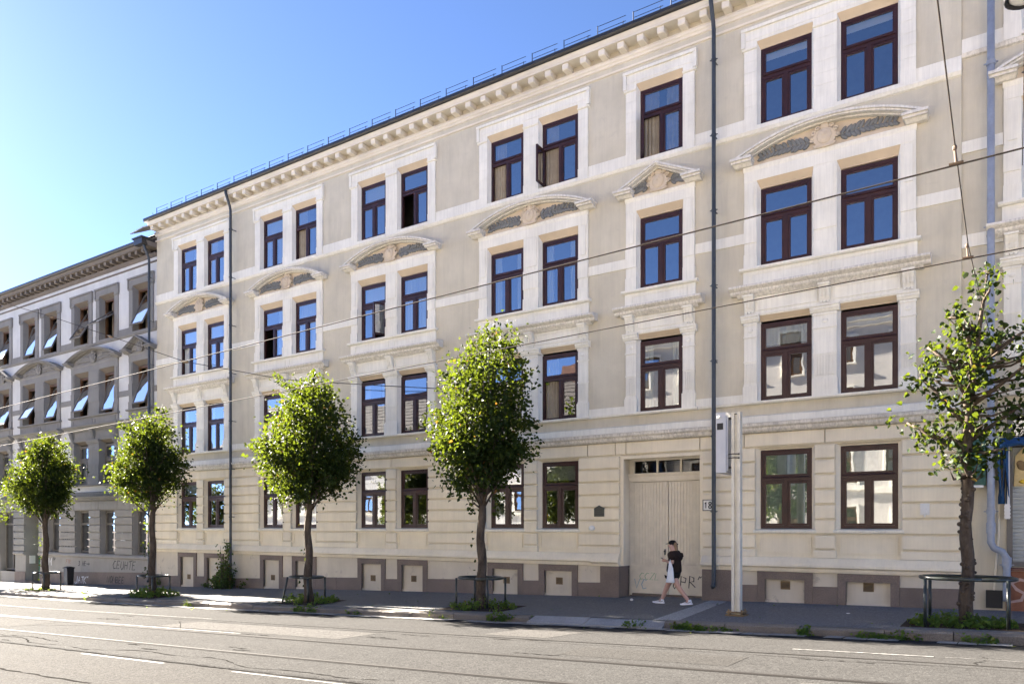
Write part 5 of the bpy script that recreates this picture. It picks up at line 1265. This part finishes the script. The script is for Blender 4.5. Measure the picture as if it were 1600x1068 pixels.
wire('span_wire', SW, .014, 'slanting span wire sagging from the grey building across to the middle trees', G2)
for i, (p, lab) in enumerate(((SW[1], 'insulator on the slanting span wire, nearest the grey cornice'), (SW[2], 'insulator on the slanting span wire beside the rightmost grey windows'), (SW[3], 'insulator on the slanting span wire before the cream building'))):
    mb = MB(); d = (Vector(SW[i + 2]) - Vector(SW[i + 1])).normalized(); c = Vector(p)
    mb.tube([c - d * .30, c - d * .15, c, c + d * .15, c + d * .30], [.02, .06, .07, .06, .02], 8); tag(mb.build('insulator', M['rust'], None, smooth=True), lab, 'insulator', 'insulators on the slanting wire')
# hanging street lamp, only its lower rim in view
lx, ly, lz = .09, -9.0, 8.73
t = thing('hanging_street_lamp', 'round dark hanging street lamp hanging high before the shop building', 'street lamp', (lx, ly, lz))
mb = MB(); nn = 20; vs = []
prof = [(.0, .36), (.08, .35), (.14, .26), (.22, .10), (.235, .03), (.235, .0), (.20, .0), (.19, .04)]
for r_, zz in prof: vs += [(lx + r_ * math.cos(2 * math.pi * k / nn), ly + r_ * math.sin(2 * math.pi * k / nn), lz + zz) for k in range(nn)]
mb.add(vs, [(i * nn + k, i * nn + (k + 1) % nn, (i + 1) * nn + (k + 1) % nn, (i + 1) * nn + k) for i in range(len(prof) - 1) for k in range(nn)]); mb.build('lamp_shade', M['black'], t, smooth=True)
mb = MB(); mb.ell((lx, ly, lz + .03), (.19, .19, .045), 16, 6); mb.build('lamp_glass', M['white'], t, smooth=True)
mb = MB(); mb.tube([(lx, -.02, 10.2), (lx, -5, 9.6), (lx, ly, 9.4), (lx, -14, 9.6), (lx, -24, 10.3)], .008, 6); mb.tube([(lx, ly, lz + .34), (lx, ly, 9.4)], .012, 6); mb.build('suspension_cable', M['wire'], t)

# ------------------------------------------------------------------ the walking person
PX, PY = -7.62, -1.30; PZ = gz(PX, PY) + .004
def skin(name, verts, edges, rad, mat, parent=None, sub=2, loc=(PX, PY, PZ), root=0):
    me = bpy.data.meshes.new(name); me.from_pydata([(-f, -l, u) for f, l, u in verts], edges, []); me.update()
    o = bpy.data.objects.new(name, me); COL.objects.link(o)
    md = o.modifiers.new('s', 'SKIN'); md.use_smooth_shade = True
    for i, d in enumerate(me.skin_vertices[0].data):
        r_ = rad[i]; d.radius = r_ if isinstance(r_, tuple) else (r_, r_); d.use_root = (i == root)
    if sub: ms = o.modifiers.new('u', 'SUBSURF'); ms.levels = ms.render_levels = sub
    dg = bpy.context.evaluated_depsgraph_get(); ev = o.evaluated_get(dg); nm = bpy.data.meshes.new_from_object(ev)
    bpy.data.objects.remove(o); nm.name = name; nm.materials.clear(); nm.materials.append(mat); nm.shade_smooth()
    return place(nm, name, parent, loc)
# (forward, left, up) joints: the left side faces the street
bv = [(0, 0, .92), (.0, 0, 1.08), (-.01, 0, 1.24), (.0, 0, 1.36), (.02, 0, 1.44), (.045, 0, 1.53), (.05, 0, 1.62),
      (.0, .09, .86), (-.13, .095, .52), (-.44, .085, .13), (.02, -.09, .86), (.21, -.09, .50), (.37, -.085, .11),
      (-.01, .16, 1.36), (-.05, .19, 1.10), (.16, .14, 1.155), (.01, -.16, 1.36), (.0, -.19, 1.10), (.20, -.10, 1.14),
      (-.36, .085, .05), (.47, -.085, .05), (.105, 0, 1.555)]
be = [(0, 1), (1, 2), (2, 3), (3, 4), (4, 5), (5, 6), (0, 7), (7, 8), (8, 9), (0, 10), (10, 11), (11, 12), (3, 13), (13, 14), (14, 15), (3, 16), (16, 17), (17, 18), (9, 19), (12, 20), (5, 21)]
br = [(.14, .12), (.12, .10), (.13, .11), (.09, .08), .060, (.090, .08), (.096, .086), .112, .078, .052, .112, .078, .052, .045, .042, .034, .045, .042, .034, .035, .035, .045]
body = skin('person', bv, be, br, M['skin'])
tag(body, 'person in black cap and dark shorts walking left past the doorway, holding a phone', 'person')
def ptt(f, l, u): return (PX - f, PY - l, PZ + u)
# hands: palm and five fingers, both round the phone
def hand(mb, f, l, u, side):
    mb.ell(ptt(f + .045, l, u + .012), (.048, .022, .034), 10, 6)
    for k in range(4):
        o = (k - 1.5) * .017; ln = (.055, .068, .062, .048)[k]
        b = (f + .085, l + side * .004, u + .012 + o); m = (f + .085 + ln * .5, l - side * .020, u + .020 + o); e_ = (f + .085 + ln * .62, l - side * .045, u + .018 + o)
        mb.tube([ptt(*b), ptt(*m), ptt(*e_)], [.0095, .009, .007], 6)
    mb.tube([ptt(f + .04, l - side * .012, u + .035), ptt(f + .075, l - side * .028, u + .058), ptt(f + .105, l - side * .035, u + .058)], [.011, .010, .008], 6)
mb = MB(); hand(mb, .165, .135, 1.158, 1); hand(mb, .205, -.095, 1.143, -1); mb.build('hands', M['skin'], body, smooth=True)
# face: nose, lips, eyes, ear
mb = MB(); mb.ell(ptt(.148, 0, 1.565), (.02, .014, .024), 8, 6); mb.ell(ptt(.128, 0, 1.525), (.014, .02, .010), 8, 5); mb.ell(ptt(.025, .077, 1.575), (.02, .010, .03), 8, 6); mb.ell(ptt(.025, -.077, 1.575), (.02, .010, .03), 8, 6); mb.build('face', M['skin'], body, smooth=True)
mb = MB(); mb.ell(ptt(.118, .03, 1.595), (.010, .010, .007)); mb.ell(ptt(.118, -.03, 1.595), (.010, .010, .007)); mb.build('eye', M['black'], body)
hv = [(.02, 0, 1.66), (-.045, 0, 1.62), (-.06, 0, 1.54), (-.075, .01, 1.44), (-.105, .02, 1.32), (-.125, .02, 1.20), (-.14, .02, 1.12)]
skin('hair', hv, [(i, i + 1) for i in range(6)], [(.078, .07), (.075, .06), (.055, .055), (.05, .045), (.05, .04), (.04, .03), (.018, .012)], M['hair'], body)
# cap with peak
mb = MB(); n = 14
for j in range(5):
    pass
mb.ell(ptt(.035, 0, 1.645), (.108, .092, .072), 16, 8)
vs = []
for s in (0, .012):
    for i in range(9): a = -1.15 + 2.3 * i / 8; vs.append(ptt(.10 + .0 * a, .085 * math.sin(a) / math.sin(1.15), 1.63 + s)); vs.append(ptt(.10 + .125 * math.cos(a * .9), .085 * math.sin(a) / math.sin(1.15), 1.615 + s - .01 * math.cos(a)))
mb.add(vs, [(2 * i, 2 * i + 2, 2 * i + 3, 2 * i + 1) for i in range(8)] + [(18 + 2 * i, 18 + 2 * i + 1, 18 + 2 * i + 3, 18 + 2 * i + 2) for i in range(8)] + [(2 * i + 1, 2 * i + 3, 18 + 2 * i + 3, 18 + 2 * i + 1) for i in range(8)])
mb.tube([ptt(-.06, 0, 1.62), ptt(-.11, 0, 1.605)], .02, 6); mb.build('cap', M['cap'], body, smooth=True)
tv = [(0, 0, .80), (-.01, 0, .95), (-.015, 0, 1.12), (-.01, 0, 1.26), (.0, 0, 1.37), (.015, 0, 1.425), (-.02, .17, 1.355), (-.05, .205, 1.17), (-.02, -.17, 1.355), (-.01, -.205, 1.17)]
skin('jersey', tv, [(0, 1), (1, 2), (2, 3), (3, 4), (4, 5), (4, 6), (6, 7), (4, 8), (8, 9)], [(.25, .225), (.235, .21), (.21, .195), (.20, .185), (.145, .14), (.075, .075), .118, .13, .118, .13], M['tee'], body)
sv = [(0, 0, .88), (-.015, .09, .80), (-.07, .10, .66), (.03, -.09, .80), (.11, -.10, .65), (0, 0, .96)]
skin('shorts', sv, [(0, 1), (1, 2), (0, 3), (3, 4), (0, 5)], [(.235, .22), .185, .19, .185, .19, (.22, .21)], M['shorts'], body)
def shoe(f, l, u, pitch, nm):
    c, s = math.cos(pitch), math.sin(pitch)
    def q(a, b, h): return ptt(f + a * c - h * s, l + b, u + a * s + h * c)
    mb = MB(); prof = [(-.10, .035, .085), (-.06, .042, .10), (0, .043, .095), (.06, .046, .078), (.12, .048, .062), (.17, .042, .050), (.20, .025, .038)]
    vs = []
    for a, w, h in prof: vs += [q(a, -w, .03), q(a, w, .03), q(a, w * .8, h), q(a, -w * .8, h)]
    mb.add(vs, [(4 * i + k, 4 * i + (k + 1) % 4, 4 * i + 4 + (k + 1) % 4, 4 * i + 4 + k) for i in range(6) for k in range(4)] + [(3, 2, 1, 0), (24, 25, 26, 27)])
    mb.tube([q(-.055, 0, .075), q(-.05, 0, .13)], .05, 8); sh = mb.build('shoe', M['shoe'], body, smooth=False)
    mb = MB(); vs = []
    for a, w, h in [(-.115, .038, 0), (-.06, .046, 0), (.02, .046, 0), (.1, .052, .0), (.17, .046, .006), (.215, .026, .016)]: vs += [q(a, -w, h), q(a, w, h), q(a, w, h + .034), q(a, -w, h + .034)]
    mb.add(vs, [(4 * i + k, 4 * i + (k + 1) % 4, 4 * i + 4 + (k + 1) % 4, 4 * i + 4 + k) for i in range(5) for k in range(4)] + [(3, 2, 1, 0), (20, 21, 22, 23)]); mb.build('sole', M['shoe'], sh)
    mb = MB()
    for k in range(3): mb.tube([q(.03 + k * .03, -.045, .055), q(.02 + k * .03, 0, .098 - k * .01), q(.03 + k * .03, .045, .055)], .007, 5)
    mb.tube([q(-.09, .043, .07), q(-.02, .046, .05), q(.05, .048, .07)], .010, 5); mb.build('laces', M['shoeg'], sh)
shoe(.42, -.085, .002, .0, 'front'); shoe(-.43, .085, .022, -.12, 'rear')
# phone and bag, both held
mb = MB(); rot = Matrix.Rotation(R(35), 3, 'Y'); c = Vector(ptt(.285, .02, 1.195))
mb.box(-.075, .075, -.037, .037, -.005, .005); mb.v = [tuple(rot @ Vector(v) + c) for v in mb.v]; tag(mb.build('phone', M['black'], None), 'dark phone held up in the walking person\'s hands', 'phone')
mb = MB(); sect = [(1.16, .02, .015, .01), (1.08, .045, .02, .0), (.98, .065, .03, -.01), (.85, .085, .04, -.01), (.72, .10, .05, -.005), (.62, .112, .05, .0), (.60, .10, .04, .0)]
n = 16; vs = []; q = random.Random(4)
for u, a, b, o in sect:
    for k in range(n): th = 2 * math.pi * k / n; w = 1 + .10 * math.sin(k * 2.7 + u * 9); vs.append(ptt(-.02 + o + a * math.cos(th) * w, .30 + b * math.sin(th) * w, u))
mb.add(vs, [(i * n + k, i * n + (k + 1) % n, (i + 1) * n + (k + 1) % n, (i + 1) * n + k) for i in range(len(sect) - 1) for k in range(n)] + [tuple(range((len(sect) - 1) * n, len(sect) * n)), tuple(range(n))[::-1]])
mb.tube([ptt(-.02, .30, 1.15), ptt(-.01, .28, 1.20), ptt(.02, .20, 1.18), ptt(.02, .16, 1.08), ptt(.0, .27, 1.10)], .012, 6)
tag(mb.build('shopping_bag', M['bag'], None, smooth=True), 'white carrier bag hanging from the walking person\'s forearm', 'bag')

# ------------------------------------------------------------------ camera, sky, sun
cam = bpy.data.cameras.new('camera'); cam.sensor_width = 36; cam.lens = 1180 / 1600 * 36; cam.shift_x = 0.; cam.shift_y = (822 - 534) / 1600; cam.clip_end = 6000; cam.clip_start = .05
co = bpy.data.objects.new('camera', cam); COL.objects.link(co); co.location = (0, -20.449, 2.11); co.rotation_euler = (R(90), 0, R(33.795)); SC.camera = co
EL, DEL = 26.5, 5.5
w = bpy.data.worlds.new('World'); SC.world = w; w.use_nodes = True; nt = w.node_tree; bg = nt.nodes['Background']
sky = nt.nodes.new('ShaderNodeTexSky'); sky.sky_type = 'NISHITA'; sky.sun_disc = False; sky.sun_elevation = R(EL)
sv = Vector((-math.cos(R(EL)) * math.cos(R(DEL)), math.cos(R(EL)) * math.sin(R(DEL)), math.sin(R(EL))))
sky.sun_rotation = math.atan2(sv.x, sv.y); sky.air_density = .22; sky.dust_density = .05; sky.ozone_density = 3.0; sky.altitude = 50
nt.links.new(sky.outputs[0], bg.inputs[0]); bg.inputs[1].default_value = .05
sl = bpy.data.lights.new('sun', 'SUN'); sl.energy = 5.0; sl.angle = R(.53); sl.color = (1, .91, .79)
so = bpy.data.objects.new('sun', sl); COL.objects.link(so); so.location = (-60, 10, 40); so.rotation_euler = (-sv).to_track_quat('-Z', 'Y').to_euler()
SC.view_settings.view_transform = 'Standard'; SC.view_settings.look = 'None'; SC.view_settings.exposure = 3.9; SC.view_settings.gamma = 1; SC.view_settings.use_curve_mapping = False
SC.render.engine = 'CYCLES'; cy = SC.cycles
cy.max_bounces = 8; cy.diffuse_bounces = 3; cy.glossy_bounces = 4; cy.transmission_bounces = 4; cy.transparent_max_bounces = 12; cy.caustics_reflective = False; cy.caustics_refractive = False; cy.use_denoising = True
